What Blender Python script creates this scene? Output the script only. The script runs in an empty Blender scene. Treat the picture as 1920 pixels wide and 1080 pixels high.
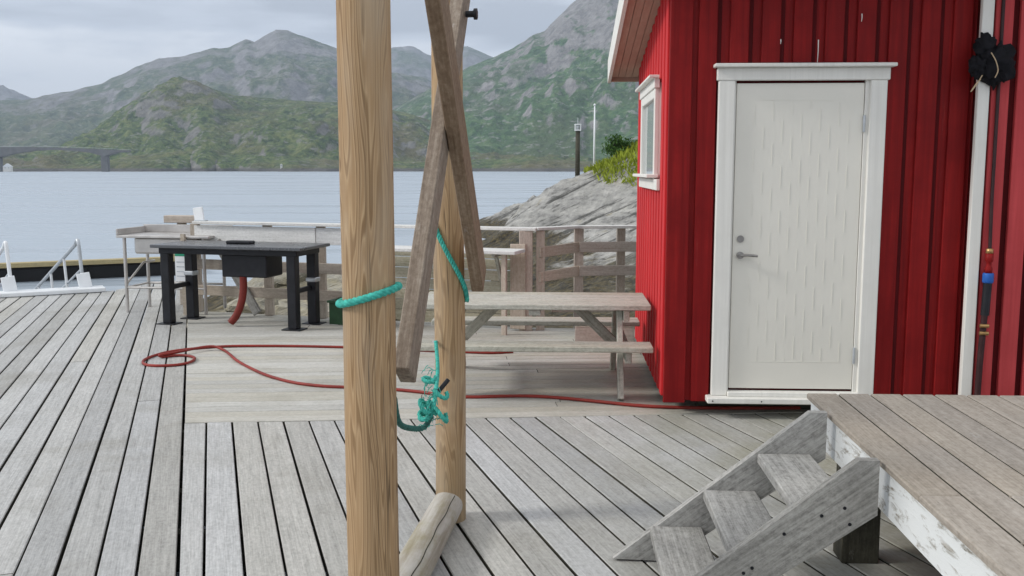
import bpy, math, random
import numpy as np
from mathutils import Vector, Matrix, noise
random.seed(7)
R = math.radians
scn = bpy.context.scene
COL = scn.collection

# ------------------------------------------------------------------ camera
EYE = 1.70
FPX = 1800.0
TILT = math.atan((540 - 317) / FPX)
cd = bpy.data.cameras.new('camera'); cam = bpy.data.objects.new('camera', cd); COL.objects.link(cam)
cam.location = (0, 0, EYE); cam.rotation_euler = (math.pi / 2 - TILT, 0, 0)
cd.sensor_width = 36; cd.lens = FPX / 1920 * 36; cd.clip_start = 0.05; cd.clip_end = 40000
scn.camera = cam

# ------------------------------------------------------------------ light: overcast day, brightest from the left
SUN_DIR = Vector((-0.80, -0.10, 0.56)).normalized()
world = bpy.data.worlds.new('World'); scn.world = world; world.use_nodes = True
wn = world.node_tree; wn.nodes.clear()
def wnode(t, **k):
    n = wn.nodes.new(t)
    for a, b in k.items(): setattr(n, a, b)
    return n
wo = wnode('ShaderNodeOutputWorld'); mixs = wnode('ShaderNodeMixShader')
bg1 = wnode('ShaderNodeBackground'); bg2 = wnode('ShaderNodeBackground')
sky = wnode('ShaderNodeTexSky', sky_type='NISHITA', sun_disc=False)
sky.sun_elevation = math.asin(SUN_DIR.z); sky.sun_rotation = math.atan2(SUN_DIR.x, SUN_DIR.y)
bg1.inputs['Strength'].default_value = 0.08
wn.links.new(sky.outputs[0], bg1.inputs[0])
tc = wnode('ShaderNodeTexCoord'); sep = wnode('ShaderNodeSeparateXYZ')
wn.links.new(tc.outputs['Generated'], sep.inputs[0])
mp = wnode('ShaderNodeMapping'); mp.inputs['Scale'].default_value = (1.9, 1.9, 9.0); mp.inputs['Location'].default_value = (3.1, 0.4, 0.63)
wn.links.new(tc.outputs['Generated'], mp.inputs[0])
nz = wnode('ShaderNodeTexNoise'); nz.inputs['Scale'].default_value = 1.5; nz.inputs['Detail'].default_value = 6; nz.inputs['Roughness'].default_value = 0.5; nz.inputs['Distortion'].default_value = 0.35
wn.links.new(mp.outputs[0], nz.inputs['Vector'])
cr = wnode('ShaderNodeValToRGB'); e = cr.color_ramp.elements
e[0].position = 0.40; e[0].color = (0.47, 0.51, 0.58, 1); e[1].position = 0.58; e[1].color = (0.96, 0.99, 1.04, 1)
m_ = e.new(0.49); m_.color = (0.65, 0.70, 0.785, 1)
wn.links.new(nz.outputs[0], cr.inputs[0])
zc = wnode('ShaderNodeMath', operation='MAXIMUM'); zc.inputs[1].default_value = 0.0; wn.links.new(sep.outputs[2], zc.inputs[0])
zr = wnode('ShaderNodeMath', operation='MULTIPLY_ADD'); zr.inputs[1].default_value = 0.22; zr.inputs[2].default_value = 0.84; wn.links.new(zc.outputs[0], zr.inputs[0])
neu = wnode('ShaderNodeMix', data_type='RGBA'); neu.inputs[7].default_value = (0.655, 0.66, 0.66, 1)
nf = wnode('ShaderNodeMapRange'); nf.inputs[1].default_value = 0.15; nf.inputs[2].default_value = 0.7; nf.inputs[4].default_value = 0.85
wn.links.new(zc.outputs[0], nf.inputs[0]); wn.links.new(nf.outputs[0], neu.inputs[0]); wn.links.new(cr.outputs[0], neu.inputs[6])
wn.links.new(neu.outputs[2], bg2.inputs[0]); wn.links.new(zr.outputs[0], bg2.inputs[1])
mixs.inputs[0].default_value = 0.93
wn.links.new(bg1.outputs[0], mixs.inputs[1]); wn.links.new(bg2.outputs[0], mixs.inputs[2]); wn.links.new(mixs.outputs[0], wo.inputs[0])

sd = bpy.data.lights.new('sun', 'SUN'); sd.energy = 1.5; sd.angle = R(11); sd.color = (1.0, 0.97, 0.92)
sun = bpy.data.objects.new('sun', sd); COL.objects.link(sun)
sun.rotation_euler = (-SUN_DIR).to_track_quat('-Z', 'Y').to_euler()

vs = scn.view_settings; vs.view_transform = 'Standard'; vs.look = 'None'; vs.gamma = 1; vs.exposure = 0.54; vs.use_curve_mapping = False
scn.cycles.max_bounces = 6; scn.cycles.volume_bounces = 0; scn.cycles.use_denoising = True
scn.cycles.volume_max_steps = 64

# ------------------------------------------------------------------ material helpers
class NT:
    def __init__(s, name):
        s.m = bpy.data.materials.new(name); s.m.use_nodes = True; s.t = s.m.node_tree
        s.b = s.t.nodes['Principled BSDF']; s.b.inputs['Specular IOR Level'].default_value = 0.3
    def n(s, t, ins=None, **k):
        x = s.t.nodes.new('ShaderNode' + t)
        for a, b in k.items(): setattr(x, a, b)
        for a, b in (ins or {}).items(): s.put(x.inputs[a], b)
        return x
    def put(s, sock, v):
        if hasattr(v, 'is_output'): s.t.links.new(v, sock)
        elif isinstance(v, (tuple, list)) and len(v) == 3 and sock.type == 'RGBA': sock.default_value = (*v, 1)
        else: sock.default_value = v
    def math(s, op, a, b=0.0, c=0.0):
        x = s.n('Math', operation=op); s.put(x.inputs[0], a); s.put(x.inputs[1], b); s.put(x.inputs[2], c); return x.outputs[0]
    def ramp(s, f, *st):
        x = s.n('ValToRGB', {0: f}); els = x.color_ramp.elements
        while len(els) < len(st): els.new(0.5)
        for e_, (p, c) in zip(els, st):
            e_.position = p; e_.color = (c, c, c, 1) if isinstance(c, (int, float)) else (*c, 1)
        return x.outputs[0]
    def noise(s, v, scale, detail=4, rough=0.55, dist=0.0):
        return s.n('TexNoise', {'Vector': v, 'Scale': scale, 'Detail': detail, 'Roughness': rough, 'Distortion': dist}).outputs[0]
    def mix(s, f, a, b, mode='MIX'):
        x = s.n('Mix', data_type='RGBA', blend_type=mode); s.put(x.inputs[0], f); s.put(x.inputs[6], a); s.put(x.inputs[7], b); return x.outputs[2]
    def coords(s, scale=(1, 1, 1), rnd=0.0, world=False):
        v = s.n('NewGeometry').outputs['Position'] if world else s.n('TexCoord').outputs['Object']
        if rnd:
            r = s.n('ObjectInfo').outputs['Random']
            v = s.n('VectorMath', {0: v, 1: s.n('CombineXYZ', {0: s.math('MULTIPLY', r, rnd), 1: s.math('MULTIPLY', r, rnd * 0.37), 2: s.math('MULTIPLY', r, rnd * 0.71)}).outputs[0]}, operation='ADD').outputs[0]
        return s.n('Mapping', {0: v, 3: scale}).outputs[0]
    def rand(s): return s.n('ObjectInfo').outputs['Random']
    def out(s, col=None, rough=None, bump=None, bs=0.3, bd=0.01, metal=None):
        if col is not None: s.put(s.b.inputs['Base Color'], col)
        if rough is not None: s.put(s.b.inputs['Roughness'], rough)
        if metal is not None: s.put(s.b.inputs['Metallic'], metal)
        if bump is not None:
            b = s.n('Bump', {'Strength': bs, 'Distance': bd, 'Height': bump}); s.put(s.b.inputs['Normal'], b.outputs[0])
        return s.m

def weathered(name, dark, mid, light, rough=0.8, rndv=0.22, blot=(0.16, 0.15, 0.10), blotamt=0.35, green=0.0, bs=0.35):
    """silvered timber, grain along local X, each piece its own shade"""
    t = NT(name)
    v = t.coords((1.3, 26, 26), 40)
    g = t.noise(v, 1.6, 6, 0.62, 0.25)
    f = t.noise(t.coords((5, 130, 130), 40), 1.0, 3, 0.6)
    sp_ = t.noise(t.coords((22, 34, 34), 40), 1.6, 5, 0.75)
    mixg = t.math('ADD', t.math('MULTIPLY_ADD', f, 0.30, t.math('MULTIPLY', g, 0.28)), t.math('MULTIPLY', sp_, 0.46))
    c = t.ramp(mixg, (0.38, dark), (0.52, mid), (0.66, light))
    r = t.math('MULTIPLY_ADD', t.rand(), rndv, 1 - rndv * 0.5)
    r2_ = t.math('FRACT', t.math('MULTIPLY', t.rand(), 17.3)); c = t.mix(1.0, c, t.n('CombineColor', {0: r, 1: t.math('MULTIPLY', r, t.math('MULTIPLY_ADD', r2_, 0.03, 0.985)), 2: t.math('MULTIPLY', r, t.math('MULTIPLY_ADD', r2_, 0.10, 0.94))}).outputs[0], 'MULTIPLY')
    w = t.coords((1, 1, 1), 0, True)
    bl = t.ramp(t.noise(w, 1.1, 6, 0.65, 0.4), (0.50, 0.0), (0.74, 1.0))
    c = t.mix(t.math('MULTIPLY', bl, blotamt), c, blot)
    sp = t.ramp(t.noise(t.coords((2.5, 9, 9), 40), 3.0, 5, 0.7), (0.66, 0.0), (0.74, 1.0))
    c = t.mix(t.math('MULTIPLY', sp, 0.42), c, (0.10, 0.095, 0.085))
    pale = t.ramp(t.noise(t.coords((3, 7, 7), 23), 2.2, 5, 0.7), (0.63, 0.0), (0.75, 1.0))
    c = t.mix(t.math('MULTIPLY', pale, 0.35), c, (0.62, 0.62, 0.60))
    if green:  # greenish dirt towards the right; also puts the platform's shade into the colour
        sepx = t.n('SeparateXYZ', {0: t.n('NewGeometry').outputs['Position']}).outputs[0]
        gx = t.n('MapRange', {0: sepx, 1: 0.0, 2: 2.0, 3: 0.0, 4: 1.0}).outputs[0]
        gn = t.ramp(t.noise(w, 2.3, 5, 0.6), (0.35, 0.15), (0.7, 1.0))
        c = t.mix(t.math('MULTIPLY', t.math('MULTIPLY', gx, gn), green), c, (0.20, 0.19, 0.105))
    return t.out(c, t.math('MULTIPLY_ADD', g, 0.2, rough - 0.1), t.math('ADD', g, f), bs, 0.004)

def logwood(name, a, b, c_, axis_scale=(6.5, 6.5, 0.5), freq=125.0, rough=0.62):
    """peeled softwood: growth rings read as flame-shaped figure along the trunk (local Z or X)"""
    t = NT(name)
    v = t.coords(axis_scale, 31)
    n = t.noise(v, 1.35, 2.0, 0.45, 0.15)
    band = t.math('SINE', t.math('MULTIPLY', n, freq))
    band = t.math('MULTIPLY_ADD', band, 0.5, 0.5)
    fine = t.noise(t.coords(tuple(x * 24 if x > 1 else x * 4 for x in axis_scale), 31), 1.0, 4, 0.6)
    col = t.ramp(band, (0.0, b), (0.62, a), (0.93, c_))
    col = t.mix(t.math('MULTIPLY', t.ramp(fine, (0.38, 0.0), (0.66, 1.0)), 0.55), col, tuple(x * 0.8 for x in b))
    big = t.ramp(t.noise(t.coords(axis_scale, 11), 0.8, 4, 0.6), (0.4, 0.0), (0.7, 1.0))
    col = t.mix(t.math('MULTIPLY', big, 0.38), col, tuple(x * 1.15 for x in a))
    kn = t.n('TexVoronoi', {'Vector': t.coords(tuple(x * 0.9 for x in axis_scale), 31), 'Scale': 1.2}).outputs[0]
    kk = t.ramp(kn, (0.05, 1.0), (0.11, 0.0))
    col = t.mix(t.math('MULTIPLY', kk, 0.65), col, tuple(x * 0.35 for x in b))
    ang = tuple(x * 3.2 if x > 1 else x * 0.35 for x in axis_scale)
    chk = t.noise(t.coords(ang, 47), 1.0, 3, 0.5)
    cl = t.math('ABSOLUTE', t.math('SUBTRACT', chk, 0.60))
    col = t.mix(t.ramp(cl, (0.0, 0.85), (0.007, 0.0)), col, tuple(x * 0.22 for x in b))
    pz_ = t.n('SeparateXYZ', {0: t.n('TexCoord').outputs['Object']}).outputs[2]
    gr = t.math('MULTIPLY', t.n('MapRange', {0: pz_, 1: 0.45, 2: 0.0, 3: 0.0, 4: 1.0}).outputs[0], t.noise(t.coords((9, 9, 3), 3), 1.5, 5, 0.65))
    col = t.mix(gr, col, (0.16, 0.13, 0.07))
    sil = t.ramp(t.noise(t.coords((3.5, 3.5, 0.9), 77), 1.2, 5, 0.6), (0.46, 0.0), (0.68, 0.5))
    col = t.mix(sil, col, (0.43, 0.37, 0.29))
    return t.out(col, rough, t.math('ADD', t.math('ADD', band, fine), t.math('MULTIPLY', t.ramp(cl, (0.0, 0.0), (0.01, 1.0)), 3.0)), 0.22, 0.003)

def paint(name, base, dark, rough=0.45, wear=(0.55, 0.45, 0.4), wearamt=0.0, rndv=0.12, sc=(26, 26, 0.9), bs=0.2):
    t = NT(name)
    v = t.coords(sc, 17)
    g = t.noise(v, 1.3, 6, 0.6, 0.2)
    c = t.ramp(g, (0.3, dark), (0.68, base))
    r = t.math('MULTIPLY_ADD', t.rand(), rndv, 1 - rndv * 0.5)
    c = t.mix(1.0, c, t.n('CombineColor', {0: r, 1: r, 2: r}).outputs[0], 'MULTIPLY')
    if wearamt:
        w = t.ramp(t.noise(t.coords(tuple(x * 0.45 for x in sc), 17), 3.0, 7, 0.72), (0.66, 0.0), (0.71, 1.0))
        c = t.mix(t.math('MULTIPLY', w, wearamt), c, wear)
    t.b.inputs['Specular IOR Level'].default_value = 0.14
    blo = t.noise(t.coords((2, 2, 2), 17), 1.6, 5, 0.6)
    c = t.mix(t.ramp(blo, (0.44, 0.0), (0.7, 0.75)), c, dark)
    return t.out(c, t.math('MULTIPLY_ADD', g, 0.25, rough), g, bs, 0.003)

def plain(name, col, rough=0.5, metal=0.0, vary=0.15, sc=6.0, bs=0.1):
    t = NT(name)
    g = t.noise(t.coords((1, 1, 1), 9), sc, 6, 0.62)
    c = t.ramp(g, (0.3, tuple(x * (1 - vary) for x in col)), (0.7, tuple(min(1, x * (1 + vary)) for x in col)))
    return t.out(c, t.math('MULTIPLY_ADD', g, 0.2, max(0.0, rough - 0.1)), g, bs, 0.003, metal)

MAT = {}
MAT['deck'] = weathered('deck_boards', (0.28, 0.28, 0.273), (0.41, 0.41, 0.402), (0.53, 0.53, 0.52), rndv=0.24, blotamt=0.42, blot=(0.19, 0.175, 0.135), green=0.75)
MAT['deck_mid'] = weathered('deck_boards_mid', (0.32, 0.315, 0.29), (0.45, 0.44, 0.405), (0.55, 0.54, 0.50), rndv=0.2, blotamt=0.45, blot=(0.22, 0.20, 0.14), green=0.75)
MAT['platform'] = weathered('platform_boards', (0.235, 0.207, 0.177), (0.355, 0.318, 0.276), (0.455, 0.41, 0.362), blot=(0.2, 0.15, 0.1), blotamt=0.3, rndv=0.12, bs=0.18)
MAT['grey_timber'] = weathered('grey_timber', (0.17, 0.165, 0.16), (0.36, 0.355, 0.34), (0.52, 0.51, 0.50), blot=(0.10, 0.095, 0.09), blotamt=0.5)
MAT['bench_wood'] = weathered('bench_wood', (0.24, 0.235, 0.20), (0.43, 0.425, 0.37), (0.57, 0.565, 0.51), blot=(0.13, 0.12, 0.08), blotamt=0.5)
MAT['pale_cap'] = weathered('pale_cap_wood', (0.46, 0.46, 0.45), (0.62, 0.62, 0.61), (0.75, 0.75, 0.74), blotamt=0.15)
MAT['fence_wood'] = weathered('fence_wood', (0.33, 0.28, 0.235), (0.46, 0.40, 0.345), (0.56, 0.505, 0.45), blot=(0.2, 0.19, 0.12), blotamt=0.3)
MAT['panel_wood'] = weathered('panel_wood', (0.25, 0.235, 0.17), (0.39, 0.365, 0.28), (0.49, 0.47, 0.38), blot=(0.18, 0.19, 0.10), blotamt=0.5)
MAT['brown_timber'] = weathered('brown_timber', (0.12, 0.075, 0.045), (0.21, 0.145, 0.095), (0.31, 0.235, 0.17), blot=(0.10, 0.06, 0.035), blotamt=0.4, rough=0.7)
MAT['greybrown_timber'] = weathered('greybrown_timber', (0.14, 0.105, 0.08), (0.25, 0.20, 0.16), (0.38, 0.33, 0.28), blot=(0.12, 0.08, 0.05), blotamt=0.4, rough=0.7)
MAT['dark_timber'] = weathered('dark_timber', (0.025, 0.023, 0.018), (0.05, 0.047, 0.035), (0.09, 0.085, 0.065))
MAT['log'] = logwood('peeled_log', (0.47, 0.325, 0.185), (0.35, 0.222, 0.115), (0.22, 0.13, 0.06))
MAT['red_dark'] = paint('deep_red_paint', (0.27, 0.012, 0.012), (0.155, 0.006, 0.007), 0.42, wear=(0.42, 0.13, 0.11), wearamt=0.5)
MAT['red_light'] = paint('lighter_red_paint', (0.60, 0.040, 0.044), (0.50, 0.030, 0.034), 0.5, wear=(0.55, 0.2, 0.18), wearamt=0.15)  # lighter red for the cabin's side wall
MAT['red_wing'] = paint('dull_red_paint', (0.54, 0.075, 0.080), (0.42, 0.05, 0.054), 0.5, wear=(0.45, 0.14, 0.12), wearamt=0.2)
MAT['groove_red'] = paint('groove_red_paint', (0.10, 0.006, 0.008), (0.06, 0.004, 0.005), 0.6)
MAT['white'] = paint('white_paint', (0.80, 0.79, 0.75), (0.70, 0.69, 0.65), 0.4, rndv=0.04, bs=0.08, wear=(0.5, 0.48, 0.42), wearamt=0.12)
MAT['door_white'] = plain('door_white', (0.74, 0.72, 0.655), 0.4, vary=0.03, sc=2.0, bs=0.03)
MAT['peel_white'] = (lambda t: t.out(t.mix(t.ramp(t.noise(t.coords((2.2, 9, 9), 3), 2.4, 8, 0.72, 0.6), (0.53, 0.0), (0.64, 1.0)), (0.72, 0.74, 0.74), t.ramp(t.noise(t.coords((3, 30, 30), 3), 2, 4), (0.35, (0.16, 0.14, 0.11)), (0.7, (0.42, 0.39, 0.33)))), 0.7, t.noise(t.coords((2.2, 9, 9), 3), 2.4, 8, 0.72, 0.6), 0.5, 0.006))(NT('peeling_white_paint'))
MAT['soffit'] = paint('soffit_tan', (0.50, 0.335, 0.265), (0.42, 0.27, 0.21), 0.6, sc=(26, 0.9, 26))
MAT['black'] = plain('black_steel', (0.013, 0.014, 0.018), 0.45, 0.0, 0.4, 9)
MAT['black_cloth'] = plain('black_cloth', (0.008, 0.008, 0.011), 0.9, 0.0, 0.5, 30, 0.4)
MAT['steel'] = plain('stainless_steel', (0.55, 0.53, 0.51), 0.38, 0.75, 0.15, 5)
MAT['steel_top'] = plain('steel_table_top', (0.13, 0.135, 0.145), 0.28, 0.6, 0.06, 3, 0.02)
MAT['galv'] = plain('galvanised_steel', (0.50, 0.53, 0.56), 0.45, 0.5, 0.2, 12)
MAT['white_metal'] = plain('white_coated_metal', (0.78, 0.80, 0.82), 0.4, 0.0, 0.05, 6)
MAT['hose'] = plain('red_hose', (0.24, 0.030, 0.022), 0.5, 0, 0.3, 3)
MAT['drain'] = plain('dull_red_drain', (0.16, 0.022, 0.016), 0.55, 0, 0.3, 6)
MAT['dark_hose'] = plain('dark_pipe', (0.035, 0.013, 0.014), 0.5, 0, 0.4, 8)
MAT['rope'] = plain('green_rope', (0.055, 0.40, 0.33), 0.75, 0, 0.4, 45, 0.5)
MAT['rope_dark'] = plain('dark_green_rope', (0.04, 0.14, 0.12), 0.8, 0, 0.4, 45, 0.5)
MAT['blue'] = plain('blue_plastic', (0.02, 0.11, 0.42), 0.4, 0, 0.15, 20)
MAT['brass'] = plain('brass', (0.45, 0.28, 0.12), 0.35, 0.7, 0.3, 20)
MAT['chrome'] = plain('handle_steel', (0.30, 0.29, 0.28), 0.3, 0.9, 0.2, 20)
MAT['pont_wood'] = weathered('pontoon_wood', (0.28, 0.22, 0.10), (0.42, 0.34, 0.18), (0.52, 0.45, 0.28))
MAT['pont_black'] = plain('black_float', (0.012, 0.012, 0.013), 0.6, 0, 0.3, 3)
MAT['concrete'] = plain('bridge_concrete', (0.15, 0.15, 0.15), 0.85, 0, 0.2, 0.2)
MAT['green_plastic'] = plain('dark_green_plastic', (0.03, 0.075, 0.035), 0.5, 0, 0.3, 6)
MAT['sign_green'] = plain('sign_green', (0.02, 0.28, 0.16), 0.5, 0, 0.05, 6)
MAT['twine'] = plain('pale_twine', (0.52, 0.40, 0.26), 0.8, 0, 0.2, 20)
MAT['shingle'] = plain('roofing_felt', (0.06, 0.06, 0.062), 0.9, 0, 0.3, 20)
t = NT('window_glass'); MAT['glass'] = t.out((0.42, 0.45, 0.46), 0.05); t.b.inputs['Specular IOR Level'].default_value = 0.9  # pale base imitates the sky's reflection in the pane

# grey sill log: silver on top, moss low down, long drying cracks
t = NT('sill_log_wood')
v = t.coords((1.2, 14, 14), 5)
g = t.noise(v, 1.5, 6, 0.62, 0.3)
c = t.ramp(g, (0.3, (0.27, 0.235, 0.19)), (0.52, (0.44, 0.415, 0.375)), (0.75, (0.58, 0.57, 0.54)))
ms = t.ramp(t.noise(t.coords((2.5, 5, 5), 5), 1.6, 6, 0.65), (0.45, 0.0), (0.66, 1.0))
c = t.mix(t.math('MULTIPLY', ms, 0.55), c, (0.22, 0.19, 0.075))
MAT['sill_log'] = t.out(c, 0.85, g, 0.4, 0.005)

# ------------------------------------------------------------------ object helpers
WM = {}
def tag(o, label=None, cat=None, group=None, kind=None):
    if label: o['label'] = label
    if cat: o['category'] = cat
    if group: o['group'] = group
    if kind: o['kind'] = kind
    return o
def put(o, parent, M, frame):
    fw = WM[frame.name] if frame is not None else Matrix.Identity(4)
    W = fw @ M
    if parent is not None:
        o.parent = parent
        o.matrix_basis = WM[parent.name].inverted() @ W
    else:
        o.matrix_basis = W
    WM[o.name] = W.copy()
    return o
def thing(name, label, cat, loc=(0, 0, 0), rz=0.0, group=None):
    o = bpy.data.objects.new(name, None); COL.objects.link(o); o.empty_display_size = 0.2
    put(o, None, Matrix.Translation(loc) @ Matrix.Rotation(rz, 4, 'Z'), None)
    return tag(o, label, cat, group)

class MB:
    def __init__(s): s.v = []; s.f = []; s.sm = []
    def add(s, vs_, fs, smooth=False):
        o = len(s.v); s.v += [tuple(p) for p in vs_]; s.f += [tuple(i + o for i in f) for f in fs]; s.sm += [smooth] * len(fs); return s
    def box(s, x0, y0, z0, x1, y1, z1, ch=0.0, M=None):
        if ch <= 0:
            vs_ = [(x, y, z) for x in (x0, x1) for y in (y0, y1) for z in (z0, z1)]
            fs = [(0, 1, 3, 2), (4, 6, 7, 5), (0, 4, 5, 1), (2, 3, 7, 6), (0, 2, 6, 4), (1, 5, 7, 3)]
        else:
            vs_, fs = chamfer(x0, y0, z0, x1, y1, z1, ch)
        if M is not None: vs_ = [tuple(M @ Vector(p)) for p in vs_]
        return s.add(vs_, fs)
    def beam(s, p0, p1, w, t_, up=(0, 0, 1), ch=0.0):
        M, L = frame_of(p0, p1, up)
        return s.box(0, -w / 2, -t_ / 2, L, w / 2, t_ / 2, ch, M)
    def tube(s, pts, r, seg=10, closed=False, cap=True):
        pts = [Vector(p) for p in pts]; n = len(pts); rr = r if isinstance(r, (list, tuple)) else [r] * n
        rings = []; T0 = None; nrm = None
        for i, p in enumerate(pts):
            if closed: T = (pts[(i + 1) % n] - pts[i - 1]).normalized()
            else: T = (pts[min(i + 1, n - 1)] - pts[max(i - 1, 0)]).normalized()
            if nrm is None:
                a = Vector((0, 0, 1)) if abs(T.z) < 0.9 else Vector((1, 0, 0)); nrm = (a - T * a.dot(T)).normalized()
            else: nrm = (nrm - T * nrm.dot(T)).normalized()
            b = T.cross(nrm)
            rings.append([p + (nrm * math.cos(2 * math.pi * k / seg) + b * math.sin(2 * math.pi * k / seg)) * rr[i] for k in range(seg)])
        vs_ = [q for rg in rings for q in rg]; fs = []
        for i in range(n if closed else n - 1):
            j = (i + 1) % n
            for k in range(seg):
                k2 = (k + 1) % seg; fs.append((i * seg + k, i * seg + k2, j * seg + k2, j * seg + k))
        s.add(vs_, fs, True)
        if cap and not closed:
            s.add(rings[0], [tuple(range(seg))[::-1]]); s.add(rings[-1], [tuple(range(seg))])
        return s
    def lathe(s, prof, seg=20, c=(0, 0, 0)):
        vs_ = []; fs = []
        for r, z in prof:
            for k in range(seg):
                a = 2 * math.pi * k / seg; vs_.append((c[0] + r * math.cos(a), c[1] + r * math.sin(a), c[2] + z))
        for i in range(len(prof) - 1):
            for k in range(seg):
                k2 = (k + 1) % seg; fs.append((i * seg + k, i * seg + k2, (i + 1) * seg + k2, (i + 1) * seg + k))
        return s.add(vs_, fs, True)
    def prism(s, poly, y0, y1):                      # outline in XZ, extruded along Y
        n = len(poly); vs_ = [(x, y0, z) for x, z in poly] + [(x, y1, z) for x, z in poly]
        fs = [tuple(range(n)), tuple(range(2 * n - 1, n - 1, -1))] + [(i, i + n, (i + 1) % n + n, (i + 1) % n) for i in range(n)]
        return s.add(vs_, fs)
    def mesh(s, name):
        m = bpy.data.meshes.new(name); m.from_pydata(s.v, [], s.f); m.validate()
        if len(m.polygons) == len(s.sm): m.polygons.foreach_set('use_smooth', s.sm)
        import bmesh
        b = bmesh.new(); b.from_mesh(m); bmesh.ops.recalc_face_normals(b, faces=b.faces); b.to_mesh(m); b.free(); m.update()
        return m
    def build(s, name, mat, parent=None, M=None, frame='root'):
        m = s.mesh(name); m.materials.append(MAT[mat] if isinstance(mat, str) else mat)
        o = bpy.data.objects.new(name, m); COL.objects.link(o)
        if frame == 'root':
            frame = parent
            while frame is not None and frame.parent is not None: frame = frame.parent
        return put(o, parent, M if M is not None else Matrix.Identity(4), frame)

def chamfer(x0, y0, z0, x1, y1, z1, c):
    c = min(c, (x1 - x0) * 0.3, (y1 - y0) * 0.3, (z1 - z0) * 0.3)
    lo, hi = (x0, y0, z0), (x1, y1, z1)
    idx = {}; vs_ = []
    for a in range(3):
        for sx in (0, 1):
            for sy in (0, 1):
                for sz in (0, 1):
                    sg = (sx, sy, sz); p = []
                    for k in range(3):
                        base = hi[k] if sg[k] else lo[k]
                        p.append(base if k == a else base + (-c if sg[k] else c))
                    idx[(a, sg)] = len(vs_); vs_.append(tuple(p))
    fs = []
    for a in range(3):
        b, d = [k for k in range(3) if k != a]
        for s_ in (0, 1):
            q = []
            for (i, j) in ((0, 0), (1, 0), (1, 1), (0, 1)):
                sg = [0, 0, 0]; sg[a] = s_; sg[b] = i; sg[d] = j; q.append(idx[(a, tuple(sg))])
            fs.append(tuple(q))
    for a in range(3):
        b, d = [k for k in range(3) if k != a]
        for i in (0, 1):
            for j in (0, 1):
                s0 = [0, 0, 0]; s0[b] = i; s0[d] = j; s1 = list(s0); s1[a] = 1
                fs.append((idx[(b, tuple(s0))], idx[(b, tuple(s1))], idx[(d, tuple(s1))], idx[(d, tuple(s0))]))
    for sg in [(i, j, k) for i in (0, 1) for j in (0, 1) for k in (0, 1)]:
        fs.append((idx[(0, sg)], idx[(1, sg)], idx[(2, sg)]))
    return vs_, fs

def frame_of(p0, p1, up=(0, 0, 1)):
    p0 = Vector(p0); p1 = Vector(p1); X = (p1 - p0); L = X.length; X.normalize()
    U = Vector(up); U = (U - X * U.dot(X))
    if U.length < 1e-4: U = Vector((1, 0, 0)) - X * X.x
    U.normalize(); Y = U.cross(X)
    return Matrix(((X.x, Y.x, U.x, p0.x), (X.y, Y.y, U.y, p0.y), (X.z, Y.z, U.z, p0.z), (0, 0, 0, 1))), L

def timber(name, p0, p1, w, th, mat, parent=None, up=(0, 0, 1), ch=0.004):
    """a squared piece whose local X runs along its grain; w across, th along up"""
    M, L = frame_of(p0, p1, up)
    return MB().box(0, -w / 2, -th / 2, L, w / 2, th / 2, ch).build(name, mat, parent, M)

def upright(name, x, y, z0, z1, w, d, mat, parent=None, ch=0.004):
    return timber(name, (x, y, z0), (x, y, z1), d, w, mat, parent, up=(1, 0, 0), ch=ch)

def smoothpath(pts, n=8):
    P = [Vector(p) for p in pts]; out = []
    for i in range(len(P) - 1):
        a = P[max(i - 1, 0)]; b = P[i]; c = P[i + 1]; d = P[min(i + 2, len(P) - 1)]
        for k in range(n):
            u = k / n
            out.append(0.5 * ((2 * b) + (c - a) * u + (2 * a - 5 * b + 4 * c - d) * u * u + (3 * b - a - 3 * c + d) * u ** 3))
    out.append(P[-1]); return out

def twisted(mb, pts, r, pitch=0.07, strands=3, seg=7):
    """laid rope: strands wound round a path"""
    P = [Vector(p) for p in pts]; L = [0.0]
    for a, b in zip(P, P[1:]): L.append(L[-1] + (b - a).length)
    n = max(8, int(L[-1] / pitch * 8)); Q = []; j = 0
    for i in range(n + 1):
        s = L[-1] * i / n
        while j < len(L) - 2 and L[j + 1] < s: j += 1
        u = (s - L[j]) / max(1e-9, L[j + 1] - L[j]); Q.append(P[j].lerp(P[j + 1], u))
    for k in range(strands):
        out = []; nrm = None
        for i, q in enumerate(Q):
            T = (Q[min(i + 1, n)] - Q[max(i - 1, 0)]).normalized()
            if nrm is None:
                a = Vector((0, 0, 1)) if abs(T.z) < 0.9 else Vector((1, 0, 0)); nrm = (a - T * a.dot(T)).normalized()
            else: nrm = (nrm - T * nrm.dot(T)).normalized()
            ph = 2 * math.pi * (k / strands + L[-1] * i / n / pitch)
            out.append(q + (nrm * math.cos(ph) + T.cross(nrm) * math.sin(ph)) * r * 0.5)
        mb.tube(out, r * 0.58, seg)
    return mb

# ------------------------------------------------------------------ sea
WATER = -1.6
t = NT('fjord_water')
w1 = t.noise(t.coords((0.35, 1.1, 1), 0, True), 1.0, 5, 0.6)
w2 = t.noise(t.coords((0.02, 0.07, 1), 0, True), 1.0, 4, 0.6)
w3 = t.ramp(t.noise(t.coords((0.018, 0.20, 1), 0, True), 1.0, 4, 0.6), (0.42, 0.0), (0.62, 1.0))
MAT['water'] = t.out((0.37, 0.43, 0.495), t.math('MULTIPLY_ADD', w3, 0.34, 0.25), t.math('ADD', w1, t.math('MULTIPLY', w2, 5.0)), 0.5, 0.22)  # pale base colour stands in for sky reflected off the ripples
t.b.inputs['IOR'].default_value = 1.33; t.b.inputs['Specular IOR Level'].default_value = 0.9
mb = MB()
ys = [-60, 0, 20, 60, 150, 400, 1000, 2500, 6000, 8600]; xs = [-9000, -3000, -900, -250, -60, 0, 60, 250, 900, 3000, 9000]
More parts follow.
